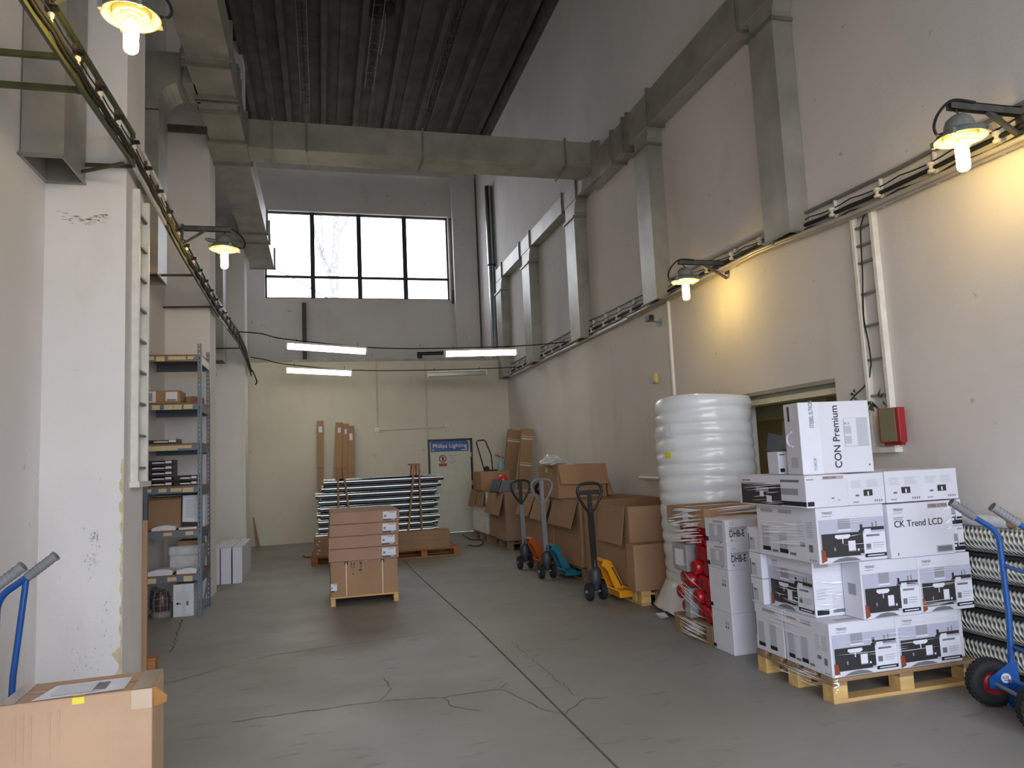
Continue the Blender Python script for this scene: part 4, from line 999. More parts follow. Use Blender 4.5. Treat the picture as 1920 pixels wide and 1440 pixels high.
for k in range(10): z = .12+.02*k; b.prism([(-.05, -.004+(z-.07)*.1, z), (.07-.04*random.random(), -.010+(z-.07)*.115, z), (.07-.04*random.random(), -.010+(z-.07)*.115+.0006, z+.005), (-.05, -.004+(z-.07)*.1+.0006, z+.005)], (0, -.001, 0))
b.build('print_lines', P_GREY, fd)
wb = thing('file_box', 'tall white file box standing at the end of the fifth rack shelf', 'box', (-1.325, 9.1, SHZ[4]+.012)); MB().box(-.03, .03, -.12, .1, 0, .36).build('file_case', PAPER, wb, .004); MB().box(-.031, .031, -.10, .08, .36, .372).build('file_top', BLKM, wb)
def papers(label, x, y, z, w_, d_, bend, hh=.03, par=None):
    o = thing('paper_stack', label, 'paper', (x, y, z), 0)
    n = 8; b = MB(); P = []
    top = [(-w_/2+w_*i/n, bend*math.sin(math.pi*i/n*.9)+hh) for i in range(n+1)]
    pts = [(a, -d_/2, c) for a, c in top]+[(w_/2, -d_/2, 0), (-w_/2, -d_/2, 0)]
    b.prism(pts[::-1], (0, d_, 0)); b.build('loose_sheets', PAPER, o)
    MB().box(-w_/2-.01, w_/2+.01, -d_/2+.01, d_/2, -.0, .012).build('folder', BLKM, o); return o
papers('curled white papers over a black folder on the fifth rack shelf', -1.66, 8.74, SHZ[4]+.012, .24, .16, .025)
papers('flat white papers on a black folder on the fifth rack shelf', -1.42, 8.72, SHZ[4]+.012, .18, .12, .0, .02)
papers('large curled white papers on the sixth rack shelf', -1.70, 8.75, SHZ[5]+.012, .26, .2, .025, .04)
papers('smaller stack of white papers on the sixth rack shelf', -1.43, 8.74, SHZ[5]+.012, .2, .18, .02, .04)
pk = thing('wrapped_package', 'two-layer package in clear crinkled plastic on the sixth rack shelf', 'package', (-1.46, 9.02, SHZ[5]+.012))
MB().box(-.19, .14, -.12, .2, 0, .17).build('lower_pack', BAG, pk, .02, 3); MB().box(-.2, .15, -.13, .2, .165, .28).build('upper_pack', BAG, pk, .03, 3)
b = Box('cardboard_box', 'thin brown carton on top of the clear plastic package', -1.57, -1.32, 8.93, 9.2, SHZ[5]+.012+.275, SHZ[5]+.34, KRAFT); b.done()
B = Box('white_carton', 'white printed carton on the floor under the rack', -1.565, -1.36, 8.66, 8.98, 0, .34, CARTON); B.rect('front', .42, 0, .58, 1, CARTON2, 'tape_seam', 1); lines(B, 'front', .15, .5, .46, .78, 9, P_PALE); lines(B, 'front', .56, .5, .88, .78, 9, P_PALE)
B.rect('front', .16, .38, .28, .44, P_BLK, lift=2); B.rect('front', .30, .38, .38, .44, P_MID, lift=2); B.rect('front', .63, .34, .76, .47, P_MID, lift=2)
for a in (.58, .68, .74, .82): B.rect('front', a, .04, a+.04, .065, P_GREY, lift=2)
B.done()
for (x, y, lb_) in ((-1.695, 8.77, 'caged signal lamp with a reddish glass next to the white carton under the rack'), (-1.80, 8.95, 'caged signal lamp half hidden by the pilaster under the rack')):
    o = thing('caged_lamp', lb_, 'lamp', (x, y, 0)); s = .88 if x > -1.75 else .62
    b = MB(); b.lathe([(.001, 0), (.11*s, 0), (.12*s, .015), (.12*s, .04), (.10*s, .06), (.07*s, .065), (.001, .065)], n=24); b.build('lamp_base', mat('dusty_grey_casting', (150, 148, 144), .7, .2, var=.2), o)
    b = MB(); b.lathe([(.075*s, .06), (.085*s, .09), (.085*s, .22), (.07*s, .255), (.04*s, .27), (.001, .272)], n=20); b.build('glass_dome', mat('dusty_red_glass', (84, 62, 56), .35, var=.25), o)
    for k in range(8):
        a = 2*math.pi*k/8; b = MB(); b.tube([(.10*s*math.cos(a), .10*s*math.sin(a), .05), (.105*s*math.cos(a), .105*s*math.sin(a), .2), (.085*s*math.cos(a), .085*s*math.sin(a), .27), (.03*s*math.cos(a), .03*s*math.sin(a), .295)], .004, 6); b.build('cage_bar', GREYM, o)
    for z, r in ((.13, .106*s), (.20, .108*s), (.27, .088*s)):
        b = MB(); b.tube([(r*math.cos(2*math.pi*k/20), r*math.sin(2*math.pi*k/20), z) for k in range(20)], .004, 6, closed=True); b.build('cage_ring', GREYM, o)

# ------------------------------------------------------------------ white flat cartons by the third pilaster
for i, (xa, xb, lb_) in enumerate(((-1.21, -1.085, 'long white flat carton on edge, outermost by the third pilaster'), (-1.36, -1.228, 'long white flat carton on edge, second from the aisle by the third pilaster'), (-1.50, -1.374, 'long white flat carton on edge, innermost and mostly hidden by the pilaster'))):
    B = Box('white_carton', lb_, xa, xb, 10.84, 12.15, 0, .485-.004*i, CARTON, 0, 'flat white cartons on edge'); B.rect('top', 0, .03, 1, .05, P_PALE); B.rect('top', .45, 0, .55, 1, CARTON2, 'tape_seam', 1); B.done()
b = MB(); b.prism([(XC+.07, 15.2, 0), (XC+.16, 15.2, 0), (XC+.03, 15.3, .62), (XC+.01, 15.3, .62)], (0, .02, 0)); tag(b.build('leaning_board', OLDW), 'narrow dark board leaning in the corner beyond the third pilaster', 'board')

# ------------------------------------------------------------------ centre stack
pc = thing('skid_pallet', 'small light pine skid under the stack of brown cartons', 'pallet', (.43, 8.9, 0)); PC = (.43, 8.9, 0)
for i in range(4): y = 8.395+i*.305; MB(PC).box(.06, .80, y, y+.09, .085, .105).build('deck_board', PINE, pc, .003)
for x in (.062, .745):
    b = MB(PC); b.box(x, x+.055, 8.5, 9.4, .02, .085); b.box(x, x+.055, 8.40, 8.47, 0, .085); b.box(x, x+.055, 9.3, 9.4, 0, .06); b.build('runner', PINE, pc, .008, 2)
bb = Box('cardboard_box', 'large brown carton with handling arrows at the bottom of the centre stack', .068, .795, 8.40, 9.42, .105, .478, KRAFT)
for u in (.23, .77): bb.rect('front', u-.006, 0, u+.006, 1, TAPEW, 'strap', 1); bb.rect('front', u-.025, .90, u+.03, .995, P_BLK, 'buckle', 2); bb.rect('front', u-.008, .90, u+.008, .96, PAPER, 'buckle', 3)
bb.rect('front', .46, 0, .52, 1, KRAFTD, 'flap_seam', 1)
label_rect(bb, 'front', .0, .14, .09, .38)
for x in (.31, .35):
    bb.rect('front', x-.006, .82, x+.006, .92, P_BLK); bb.poly('front', [(x-.015, .91), (x+.015, .91), (x, .97)], P_BLK)
bb.rect('front', .295, .80, .365, .81, P_BLK)
bb.poly('front', [(.425, .96), (.475, .96), (.465, .89), (.45, .87), (.435, .89)], P_BLK); bb.rect('front', .445, .80, .455, .87, P_BLK); bb.rect('front', .432, .79, .468, .80, P_BLK)
bb.rect('front', .315, .70, .345, .76, P_MID); bb.rect('front', .32, .60, .34, .64, P_BLK); bb.poly('front', [(.41, .70), (.49, .70), (.47, .745), (.45, .755), (.43, .745)], P_BLK); bb.rect('front', .447, .60, .453, .70, P_BLK)
bb.rect('front', .48, .965, .54, .985, PAPER); bb.rect('front', .475, .36, .51, .38, PAPER); bb.done()
zz = [.478, .615, .748, .880, 1.012]; offs = [(-.012, -.006), (-.01, .0), (0, -.004), (.008, .002)]
nm_ = ('lowest flat brown carton with a white label, resting on the large arrow carton', 'second flat brown carton with a white label up the centre stack', 'third flat brown carton with a white label up the centre stack', 'topmost flat brown carton with a white label on the centre stack')
for i in range(4):
    dx_, dy_ = offs[i]
    B = Box('flat_carton', nm_[i], .062+dx_, .822+dx_, 8.385+dy_, 9.42, zz[i], zz[i+1]-.003, KRAFT2, 0, 'flat cartons of the centre stack', bevel=.006)
    label_rect(B, 'front', .76 if i != 1 else .752, .12, .955 if i != 1 else .945, .88); B.done()

# ------------------------------------------------------------------ pipe stack in the back
for i, (x0, x1, lb_) in enumerate(((-.19, .96, 'reddish wooden pallet under the pipes beside the centre stack'), (.99, 2.16, 'reddish wooden pallet under the pipes toward the white door'))):
    pallet('wooden_pallet', lb_, x0, x1, 12.05, 12.88, REDW, along='x', h=.135)
for k, (z0, z1, x1, lb_) in enumerate(((.135, .275, 2.00, 'long brown carton lying on the pallets in front of the pipes, lower one'), (.275, .42, 2.01, 'long brown carton lying on the pallets in front of the pipes, upper one'))):
    B = Box('long_carton', lb_, -.145, x1, 12.07, 12.40, z0, z1, KRAFTD if k else KRAFT); B.rect('top', 0, .46, 1, .54, TAPE, 'tape_seam', 1); B.rect('front', .02, .25, .03, .4, PAPER, 'label', 1); B.rect('front', .03, .6, .045, .75, PAPER, 'label', 1); B.done()
# pipes, each its own thing
PR = .052
def pipe_mesh(L):
    b = MB(); n = 16
    prof = [(PR-.003, -L/2+.25), (PR-.003, -L/2), (PR, -L/2), (PR, L/2), (PR-.003, L/2), (PR-.003, L/2-.25)]
    b.lathe(prof, n=n, ax=(1, 0, 0)); return b.mesh('zinc_pipe', STEEL)
pm = [pipe_mesh(L) for L in (1.86, 1.92, 1.98)]
for r in range(11):
    for c in range(3):
        z = .135+PR+.02+r*.1065; y = 12.475+c*.108+(.01 if r % 2 else 0)
        o = bpy.data.objects.new('zinc_pipe', pm[(r*2+c) % 3]); COL.objects.link(o)
        o.location = (.92+random.uniform(-.05, .05)-(.04 if r < 5 else 0)+(.06 if r > 8 else 0), y, z); tag(o, 'shiny zinc pipe in the stack between the wooden trestles', 'pipe', 'zinc pipes in the stack')
b = MB(); b.box(0, .08, 12.44, 12.78, .135, .155); tag(b.build('wooden_bearer', REDW), 'thin wooden bearer under the zinc pipes by the centre stack', 'bearer')
b = MB(); b.box(1.7, 1.78, 12.44, 12.78, .135, .155); tag(b.build('wooden_bearer', REDW), 'thin wooden bearer under the zinc pipes by the white door', 'bearer')
for x, sg, lb_ in ((.30, 1, 'wooden trestle holding the zinc pipes on the side of the tall leaning cartons'), (1.53, -1, 'wooden trestle holding the zinc pipes on the side of the white door')):
    o = thing('wooden_trestle', lb_, 'trestle', (x, 12.6, .135)); of = (x, 12.6, .135)
    for y in (12.397, 12.80):
        for a, c in ((x-sg*.05, x-sg*.06), (x+sg*.03, x+sg*.16)):
            b = MB(of); b.bar((a, y+(.008 if a > x else 0), 1.50), (c, y+(.008 if a > x else 0), .42 if y < 12.5 else .137), .03, .04, (0, 1, 0)); b.build('leg', TRW, o, .003)
    MB(of).box(x-.09, x+.07, 12.39, 12.83, 1.49, 1.52).build('top_board', TRW, o, .003)
# leaning cartons on the back wall
def lean(name, label, base, top, w_, d_, m, labs=(), group=None):
    base, top = Vector(base), Vector(top); o = thing(name, label, 'box', base, 0, group); u = (top-base); L = u.length; u.normalize()
    ax = Vector((1, 0, 0)); ax = (ax-u*ax.dot(u)).normalized(); ay = u.cross(ax)
    b = MB(); b.obox(u*L/2, ax*w_/2, ay*d_/2, u*L/2); b.build('carton', m, o, .003)
    for (a0, v0, a1, v1, mm, nm) in labs:
        b = MB(); q = [ax*(a*w_/2)+u*(v*L)-ay*(d_/2+.002) for a, v in ((a0, v0), (a1, v0), (a1, v1), (a0, v1))]; b.add(q, [(0, 1, 2, 3)]); b.build(nm, mm, o)
    return o
lean('tall_carton', 'single tall slim brown carton leaning on the cream wall', (-.045, 15.42, 0), (-.02, 15.86, 2.50), .125, .10, KRAFT, ((-.6, .90, .6, .95, PAPER, 'label'), (-1, .60, 1, .605, KEDGE, 'seam')))
lean('tall_carton', 'tall brown carton on the window side of the leaning trio', (.25, 15.44, 0), (.37, 15.86, 2.45), .15, .09, KRAFTD, ((-.4, .91, .4, .955, PAPER, 'label'),))
lean('tall_carton', 'tall brown carton in the middle of the leaning trio', (.41, 15.41, 0), (.50, 15.84, 2.42), .12, .09, KRAFTD, ((-.4, .91, .4, .95, PAPER, 'label'),))
lean('tall_carton', 'tall brown carton on the door side of the leaning trio, with a cut top', (.56, 15.33, 0), (.60, 15.82, 2.37), .13, .10, KRAFT, ((-.5, .87, .5, .93, PAPER, 'label'), (-1, .58, 1, .585, KEDGE, 'seam')))

# ------------------------------------------------------------------ row of big open cartons along the right wall
def gaylord(name, label, x0, x1, y0, y1, z0, z1, m, flaps=(), lid=None, front=None):
    o = thing(name, label, 'box', ((x0+x1)/2, (y0+y1)/2, z0)); of = ((x0+x1)/2, (y0+y1)/2, z0); t = .014
    for q in ((x0, x1, y0, y0+t), (x0, x1, y1-t, y1), (x0, x0+t, y0+t, y1-t), (x1-t, x1, y0+t, y1-t)): MB(of).box(*q, z0, z1).build('side_panel', m, o, .002)
    MB(of).box(x0, x1, y0, y1, z0, z0+.01).build('bottom_panel', m, o)
    if lid: MB(of).box(x0-.01, x1, y0-.01, y1, z1-.02, z1).build('lid', lid, o, .003)
    for ya, yb, ln, out, mm, sk in flaps:   # flaps hanging down on the aisle side
        b = MB(of); X = x0-.006
        b.prism([(X, ya, z1-.004), (X, yb, z1-.004), (X-out, yb+sk, z1-ln), (X-out, ya+sk, z1-ln)], (-.008, 0, .004)); b.build('flap', mm, o)
    if front:
        for xa, xb, ln, out, mm in front:
            b = MB(of); b.prism([(xa, y0-.006, z1-.004), (xb, y0-.006, z1-.004), (xb, y0-out, z1-ln), (xa, y0-out, z1-ln)], (0, -.008, .004)); b.build('flap', mm, o)
    return o
PLT = 'pallets under the big cartons'
pallet('wooden_pallet', 'fresh pine pallet under the big open carton by the yellow pallet jack', 3.05, 3.9, 6.90, 8.4, PINE, along='y', by=(0, .10, .56, 1))
G3 = gaylord('open_carton', 'big open brown carton on a pine pallet behind the yellow pallet jack', 3.04, 4.06, 7.09, 8.42, .146, .965, KRAFT, [(7.16, 7.86, .40, .05, KRAFT, .02)], None, None)
MB(tuple(G3.location)).box(3.06, 4.05, 7.105, 8.41, .45, .47).build('contents_layer', KRAFTD, G3)
B = Box('cardboard_box', 'low brown carton standing in front of the big open carton beside the foam roll', 2.985, 3.42, 6.885, 7.078, .146, .60, KRAFT); B.done()
pallet('wooden_pallet', 'worn pallet under the carton behind the teal pallet jack', 3.06, 3.92, 8.58, 9.62, OLDW, along='y', by=(0, 1))
gaylord('open_carton', 'big brown carton with a wide hanging flap behind the teal pallet jack', 3.04, 4.06, 8.58, 9.62, .146, .965, KRAFTD, [(8.62, 9.56, .34, .09, KRAFT, .05)], KRAFTD)
pallet('wooden_pallet', 'worn pallet under the carton behind the orange pallet jack', 3.06, 3.92, 9.70, 11.3, OLDW, along='y', by=(0, .62, 1))
gaylord('open_carton', 'big brown carton with two hanging flaps behind the orange pallet jack', 3.04, 4.06, 9.68, 11.3, .146, .955, KRAFTD, [(9.72, 10.45, .31, .12, KRAFT, -.05), (10.5, 11.22, .30, .09, KRAFT, .10)], KRAFTD)
pallet('wooden_pallet', 'worn pallet under the pinkish carton at the far end of the row', 2.98, 3.9, 12.05, 13.3, OLDW, along='y')
gaylord('open_carton', 'pinkish brown carton with a hanging flap at the far end of the row', 2.96, 3.95, 12.05, 13.3, .146, .955, KRAFT2, [(12.1, 13.2, .38, .09, KRAFT, .05)], KRAFT2)
pallet('wooden_pallet', 'worn pallet under the pale wrapped carton near the white door', 2.94, 3.55, 13.45, 14.7, OLDW, along='y')
gaylord('open_carton', 'pale film-wrapped carton with two brown flaps near the white door', 2.93, 3.55, 13.42, 14.7, .146, .955, BAG, [(13.45, 14.05, .32, .05, KRAFT, .03), (14.1, 14.68, .34, .06, KRAFT, .12)], KRAFTD)
B = Box('cardboard_box', 'closed brown carton on top of the pale wrapped carton near the white door', 2.88, 3.44, 13.55, 14.3, .957, 1.31, KRAFT); B.rect('top', 0, .46, 1, .54, TAPE, 'tape_seam', 1); B.done()
B = Box('cardboard_box', 'closed brown carton with a drooping front flap on top of the big cartons', 3.01, 3.68, 9.22, 10.22, .967, 1.405, KRAFT, math.radians(-2))
B.rect('left', .42, .78, .5, .92, YLAB, 'sticker', 1); B.done()
b = MB(); b.prism([(-.33, -.512, .436), (.335, -.512, .43), (.35, -.575, .17), (-.31, -.565, .19)], (0, -.008, 0)); b.build('front_flap', KRAFT, B.o)
b = MB(); b.prism([(.35, -.5, .30), (.44, -.5, .02), (.35, -.5, .02)], (0, .5, 0)); b.build('side_flap', KRAFTD, B.o)
# crumpled clear bag on it
bg = thing('plastic_bag', 'crumpled clear plastic bag on the carton with the drooping flap', 'bag', (3.12, 9.55, 1.405))
b = MB(); n = 14; P = []
for i in range(6):
    for k in range(n):
        a = 2*math.pi*k/n; r = (.15, .17, .13, .08, .05, .004)[i]*random.uniform(.7, 1.3); P.append((r*math.cos(a)*1.3-.03*i, r*math.sin(a), (0, .03, .06, .09, .14, .15)[i]))
b.add(P, [(i*n+k, i*n+(k+1) % n, (i+1)*n+(k+1) % n, (i+1)*n+k) for i in range(5) for k in range(n)], 0, False); b.build('bag_film', BAG, bg)
# grey bin with red cap
bn = thing('grey_bin', 'grey angular plastic bin on the pinkish carton', 'bin', (3.05, 12.5, .957), math.radians(20))
b = MB(); b.prism([(-.20, -.15, 0), (.14, -.15, 0), (.20, -.15, .19), (-.10, -.15, .21)], (0, .30, 0)); b.build('bin_body', GREYM, bn, .006)
b = MB(); b.prism([(-.21, -.14, .02), (-.20, -.14, .0), (-.10, -.14, .2), (-.12, -.14, .22)], (0, .28, 0)); b.build('bin_lip', DGREY, bn)
b = MB(); b.lathe([(.10, 0), (.10, .03), (.085, .07), (.05, .095), (.001, .10)], (-.0, 0, .2), 16); rc = b.build('red_cap', REDP, bn)
# folding trolley handle and bag
tl = thing('folding_trolley', 'folding trolley with a black handle on the closed carton near the white door', 'trolley', (3.1, 13.9, 1.31))
p = [PY(x, y, 13.95)-Vector((3.1, 13.9, 1.31)) for x, y in ((909, 884), (893, 829), (896, 826), (907, 825), (910, 827), (921, 853), (924, 884))]
b = MB(); b.tube(p, .014, 8); b.build('handle', BLKM, tl)
b = MB(); b.box(-.02, .2, -.08, .12, 0, .03); b.build('base_plate', BLKM, tl)
b = MB(); b.cyl((-.04, -.1, .05), (-.04, -.06, .05), .05, 14); b.build('wheel', BLK, tl)
sp = thing('spray_bottle', 'pale blue bottle with red strap on the closed carton near the white door', 'bottle', (3.34, 13.8, 1.31))
b = MB(); b.lathe([(.001, 0), (.07, 0), (.075, .03), (.07, .12), (.04, .17), (.028, .2), (.03, .26), (.001, .26)], n=16); b.build('bottle_body', mat('pale_blue_plastic', (120, 150, 180), .35, var=.15), sp)
b = MB(); b.tube([(-.09, 0, .30), (-.03, 0, .27), (.07, 0, .24)], .012, 8); b.build('strap', REDR, sp)
b = MB(); b.tube([(-.03, 0, .25), (-.05, 0, .33), (-.10, 0, .32), (-.10, 0, .27)], .010, 8); b.build('nozzle', GREYM, sp)
# castor wheel on the far carton
cw = thing('castor_wheel', 'black spoked castor wheel lying on the cartons behind the jack handles', 'wheel', (2.92+.25, 10.62, .957))
b = MB(); b.lathe([(.05, -.02), (.085, -.025), (.10, -.01), (.10, .01), (.085, .025), (.05, .02)], (0, 0, .10), 24, ax=(.35, 1, 0)); b.build('tyre', BLK, cw)
b = MB(); b.lathe([(.052, -.012), (.02, -.02), (.001, -.02)], (0, 0, .10), 16, ax=(.35, 1, 0)); b.build('hub', GREYM, cw)
b = MB(); b.bar((0, 0, .10), (.22, .05, .12), .03, .03); b.build('fork', BLKM, cw)
# two tall cartons leaning in the corner
lab = ((-1, .89, 1, .915, TAPEW, 'tape_band'), (-1, .925, 1, .935, TAPEW, 'tape_band'), (-1, .66, 1, .67, TAPEW, 'tape_band'))
lean('tall_carton', 'wide tall brown carton leaning in the far right corner', (3.57, 14.82, 0), (3.915, 14.84, 2.13), .265, .10, KRAFT, ((-1, .88, 1, .895, TAPEW, 'tape_band'), (-1, .905, 1, .91, TAPEW, 'tape_band')))
lean('tall_carton', 'narrow tall brown carton with white tape bands leaning on the right wall', (3.69, 13.9, 0), (3.935, 13.92, 2.10), .235, .10, KRAFT, ((-1, .90, 1, .912, TAPEW, 'tape_band'), (-1, .925, 1, .932, TAPEW, 'tape_band'), (-1, .655, 1, .668, TAPEW, 'tape_band'), (-1, .68, 1, .685, TAPEW, 'tape_band')))
P = smooth_path([FL(x, y, .008) for x, y in ((868, 1003), (884, 1012), (900, 1012), (906, 1018), (895, 1024), (878, 1022))], 5)
b = MB(); b.tube(P, .009, 6); tag(b.build('floor_cable', BLK), 'black cable looped on the floor in front of the white door', 'cable')
P = smooth_path([FL(x, y, .008) for x, y in ((568, 1042), (574, 1045), (584, 1044), (596, 1043))], 4)
b = MB(); b.tube(P, .009, 6); tag(b.build('floor_cable', BLK), 'short black cable end on the floor beside the pipe pallet', 'cable')

# ------------------------------------------------------------------ pallet jacks
def pallet_jack(label, loc, m, hm, hz=0., handle='black', top=1.22, letters=None):
    """forks along local +x; tiller and steering wheels turned to face local -y"""
    o = thing('pallet_jack', label, 'pallet jack', loc, 0, 'pallet jacks')
    ax = Vector((math.cos(hz), math.sin(hz), 0))
    for s in (-1, 1):
        c = ax*(s*.075)
        b = MB(); b.lathe([(.03, -.026), (.082, -.028), (.09, -.02), (.09, .02), (.082, .028), (.03, .026)], (c.x, c.y, .09), 28, ax=ax); wh = b.build('steer_wheel', BLK, o)
        b = MB(); b.lathe([(.055, s*.0285), (.05, s*.022), (.02, s*.024), (.001, s*.03)], (c.x, c.y, .09), 20, ax=ax); b.build('hub', GREYM, wh)
    b = MB(); b.cyl(-ax*.12+Vector((0, 0, .09)), ax*.12+Vector((0, 0, .09)), .014, 10); b.build('axle', GREYM, o)
    b = MB(); b.lathe([(.001, .16), (.05, .16), (.06, .18), (.065, .22), (.065, .30), (.05, .33), (.03, .34), (.03, .42), (.001, .42)], (.0, 0, 0), 18); b.lathe([(.02, .09), (.04, .11), (.045, .17)], n=14); b.build('pump', DGREY, o)
    # sloped frame with side cheeks
    for y0, y1 in ((-.12, -.105), (.105, .12)):
        b = MB(); b.prism([(.03, y0, .36), (.05, y0, .41), (.10, y0, .425), (.14, y0, .40), (.275, y0, .13), (.30, y0, .045), (.16, y0, .045), (.17, y0, .12), (.10, y0, .30), (.06, y0, .35)], (0, y1-y0, 0)); b.build('frame_cheek', m, o, .003)
    b = MB(); b.prism([(.05, -.105, .405), (.10, -.105, .42), (.14, -.105, .395), (.275, -.105, .125), (.26, -.105, .115), (.125, -.105, .38), (.095, -.105, .40), (.055, -.105, .39)], (0, .21, 0)); b.build('frame_plate', m, o)
    b = MB(); b.box(.155, .30, -.27, .27, .045, .12); b.build('fork_heel', m, o, .008)
    for s in (-1, 1): MB().box(.29, 1.10, s*.19-.08, s*.19+.08, .048, .094).build('fork', m, o, .01)
    if letters:
        b = MB()
        for k in range(9): t = k/9; b.prism([(.155+.10*t, -.1212, .345-.2*t), (.165+.10*t, -.1212, .325-.2*t), (.150+.10*t, -.1212, .318-.2*t), (.140+.10*t, -.1212, .338-.2*t)], (0, -.0006, 0))
        b.build('lettering_strip', P_BLK, o)
    # tiller
    base = Vector((-.01, 0, .40)); ly = Vector((0, -.06, 0))
    tz = top-.33
    b = MB(); b.bar((-.005, -.01, .34), (-.03, -.045, tz+.04), .030, .058, ax); tb = b.build('tiller', hm, o)
    P = []
    cx, cyy = -.032, -.05
    prof = [(0, 0), (.06, .08), (.115, .17), (.138, .24), (.132, .285), (.10, .318), (.05, .33), (0, .332)]
    P = [(cx+ax.x*a, cyy+ax.y*a-.02*c, tz+c) for a, c in prof]+[(cx-ax.x*a, cyy-ax.y*a-.02*c, tz+c) for a, c in prof[-2:0:-1]]
    b = MB(); b.tube(P, .016, 8, closed=True); b.build('handle_loop', hm if handle == 'same' else BLKM, o)
    b = MB()
    if handle == 'bar': b.bar(Vector((cx, cyy, tz+.235))-ax*.11, Vector((cx, cyy, tz+.235))+ax*.11, .05, .022, (0, -1, 0)).bar((cx, cyy, tz+.0), (cx, cyy, tz+.24), .04, .03, (0, 1, 0))
    else: b.bar((cx, cyy, tz+.0), (cx, cyy, tz+.33), .045, .025, (0, 1, 0))
    b.build('release_lever', hm if handle == 'same' else BLKM, o)
    return o
pallet_jack('yellow pallet jack with a black looped handle beside the big open carton', (2.765, 7.42, 0), YELE, BLKM, 0., 'bar', 1.22, True)
pallet_jack('teal pallet jack with a grey looped handle', (2.725, 9.03, 0), TEAL, GREYM, 0., 'same', 1.24)
pallet_jack('orange pallet jack with a black handle and blue-grey shaft', (2.70, 9.98, 0), ORNG, GREYM, 0., 'black', 1.215)
tj = [o for o in COL.objects if o.get('label', '').startswith('teal')][0]
b = MB(); b.lathe([(.001, 0), (.028, 0)], (.19, -.1225, .29), 18, ax=(0, -1, 0)); b.build('round_badge', REDR, tj)

# ------------------------------------------------------------------ foam roll tower
FC = (3.592, 6.415); FR = .468
fm = thing('foam_roll', 'tall white ribbed roll of foam film standing on a pallet by the right wall', 'roll', (FC[0], FC[1], 0))
b = MB(); n = 56; zs = []; z = .16
rows = []
NR = 15; Hf = 1.86
prof = []
for i in range(NR*6+1):
    t = i/(NR*6); z = .14+Hf*t; ph = i % 6/6
    r = FR+.016*abs(math.sin(math.pi*i/6))**.7-.02 - .03*max(0, (.25-t)/.25)**1.0
    prof.append((r, z))
prof += [(FR-.03, 2.015), (FR-.10, 2.03), (.001, 2.035)]
V = []
for j, (r, z) in enumerate(prof):
    for k in range(n):
        a = 2*math.pi*k/n
        q = r*(1+.012*math.sin(3*a+z*4)+.006*math.sin(7*a+z*9)+.003*random.uniform(-1, 1))
        V.append((q*math.cos(a), q*math.sin(a), z+.012*math.sin(2*a+j*.35)*(1 if r > .1 else 0)+.02*math.sin(a)*math.sin(z*3)))
b.add(V, [(j*n+k, j*n+(k+1) % n, (j+1)*n+(k+1) % n, (j+1)*n+k) for j in range(len(prof)-1) for k in range(n)], 0, True)
b.build('foam_body', FOAM, fm)
b = MB(); V = []
sk = [(.30, .36), (.43, .33), (.47, .20), (.50, .10), (.52, .03)]
for r, z in sk:
    for k in range(n):
        a = 2*math.pi*k/n; c, s_ = math.cos(a), math.sin(a); sq = 1/max(abs(c), abs(s_)); f_ = (.36-z)/.33
        q = r*(1-f_*.55+f_*.55*min(sq, 1.28))*random.uniform(.985, 1.015); q = min(q, (XR-.01-FC[0])/max(c, 1e-3)) if c > 0 else q
        V.append((q*c, q*s_, z+random.uniform(-.006, .012)))
b.add(V, [(j*n+k, (j+1)*n+k, (j+1)*n+(k+1) % n, j*n+(k+1) % n) for j in range(len(sk)-1) for k in range(n)], 0, True)
b.build('foam_skirt', FOAM, fm)
MB().box(-.42, .42, -.44, .44, 0.0, .14).build('pallet_core', OLDW, fm)
for z, dz, ang, m in ((1.70, .10, 200, PAPER), (1.48, .05, 196, mat('yellow_sticker', (220, 214, 40), .5, var=.05)), (.80, .10, 206, PAPER)):
    a = math.radians(ang); c = Vector((math.cos(a), math.sin(a), 0)); t_ = Vector((-c.y, c.x, 0))
    b = MB(); b.obox(c*(FR+.014)+Vector((0, 0, z)), t_*.035, c*.002, Vector((0, 0, dz/2))); b.build('sticker', m, fm)
b = MB(); b.add([FL(1228, 1150, .004), FL(1246, 1148, .03), FL(1254, 1157, .012), FL(1240, 1160, .004)], [(0, 1, 2, 3)]); tag(b.build('paper_scrap', PAPER), 'crumpled white scrap on the floor in front of the foam roll', 'scrap')

# ------------------------------------------------------------------ pallet of red canisters
RX0, RX1, RY0, RY1 = 2.90, 3.52, 5.27, 5.90
pallet('wooden_pallet', 'worn wooden pallet under the red canisters', RX0, RX1, RY0, RY1, OLDW, along='y')
def canister(label, c, ax, r=.062, L=.20):
    o = thing('red_canister', label, 'canister', Vector(c)-Vector((0, 0, r)), 0, 'red canisters on the wrapped pallet'); ax = Vector(ax).normalized(); cc_ = (0, 0, r)
    b = MB(); b.lathe([(.001, 0), (r*.82, .0), (r, .012), (r, L*.5), (r*.9, L*.55), (r*.9, L), (.001, L)], cc_, 20, ax=ax); b.build('body', REDP, o)
    b = MB(); b.lathe([(r*.35, -.006), (r*.75, -.004), (r*.75, .0)], cc_, 18, ax=ax); b.lathe([(.001, -.006), (r*.35, -.006)], cc_, 18, ax=ax); b.build('end_cap', mat('dark_red_plastic', (150, 24, 34), .4, var=.1), o)
z0 = .146
for r in range(5):
    for c in range(4):
        y = RY0+.085+c*.145+(.03 if r % 2 else 0); z = z0+.064+r*.118
        if r in (4,) and c > 1: continue
        if (r, c) in ((3, 3), (3, 2), (0, 2), (1, 2)): continue
        canister('red canister lying with its end to the aisle under stretch film', (RX0+.02+(.03 if (r+c) % 2 else 0), y, z), (1, 0, 0), .060)
for r in range(2):
    for c in range(4): canister('red canister in the upper layers under the foil-wrapped carton', (RX0+.05, RY0+.09+c*.13, .78+r*.085), (1, 0, 0), .04, .2)
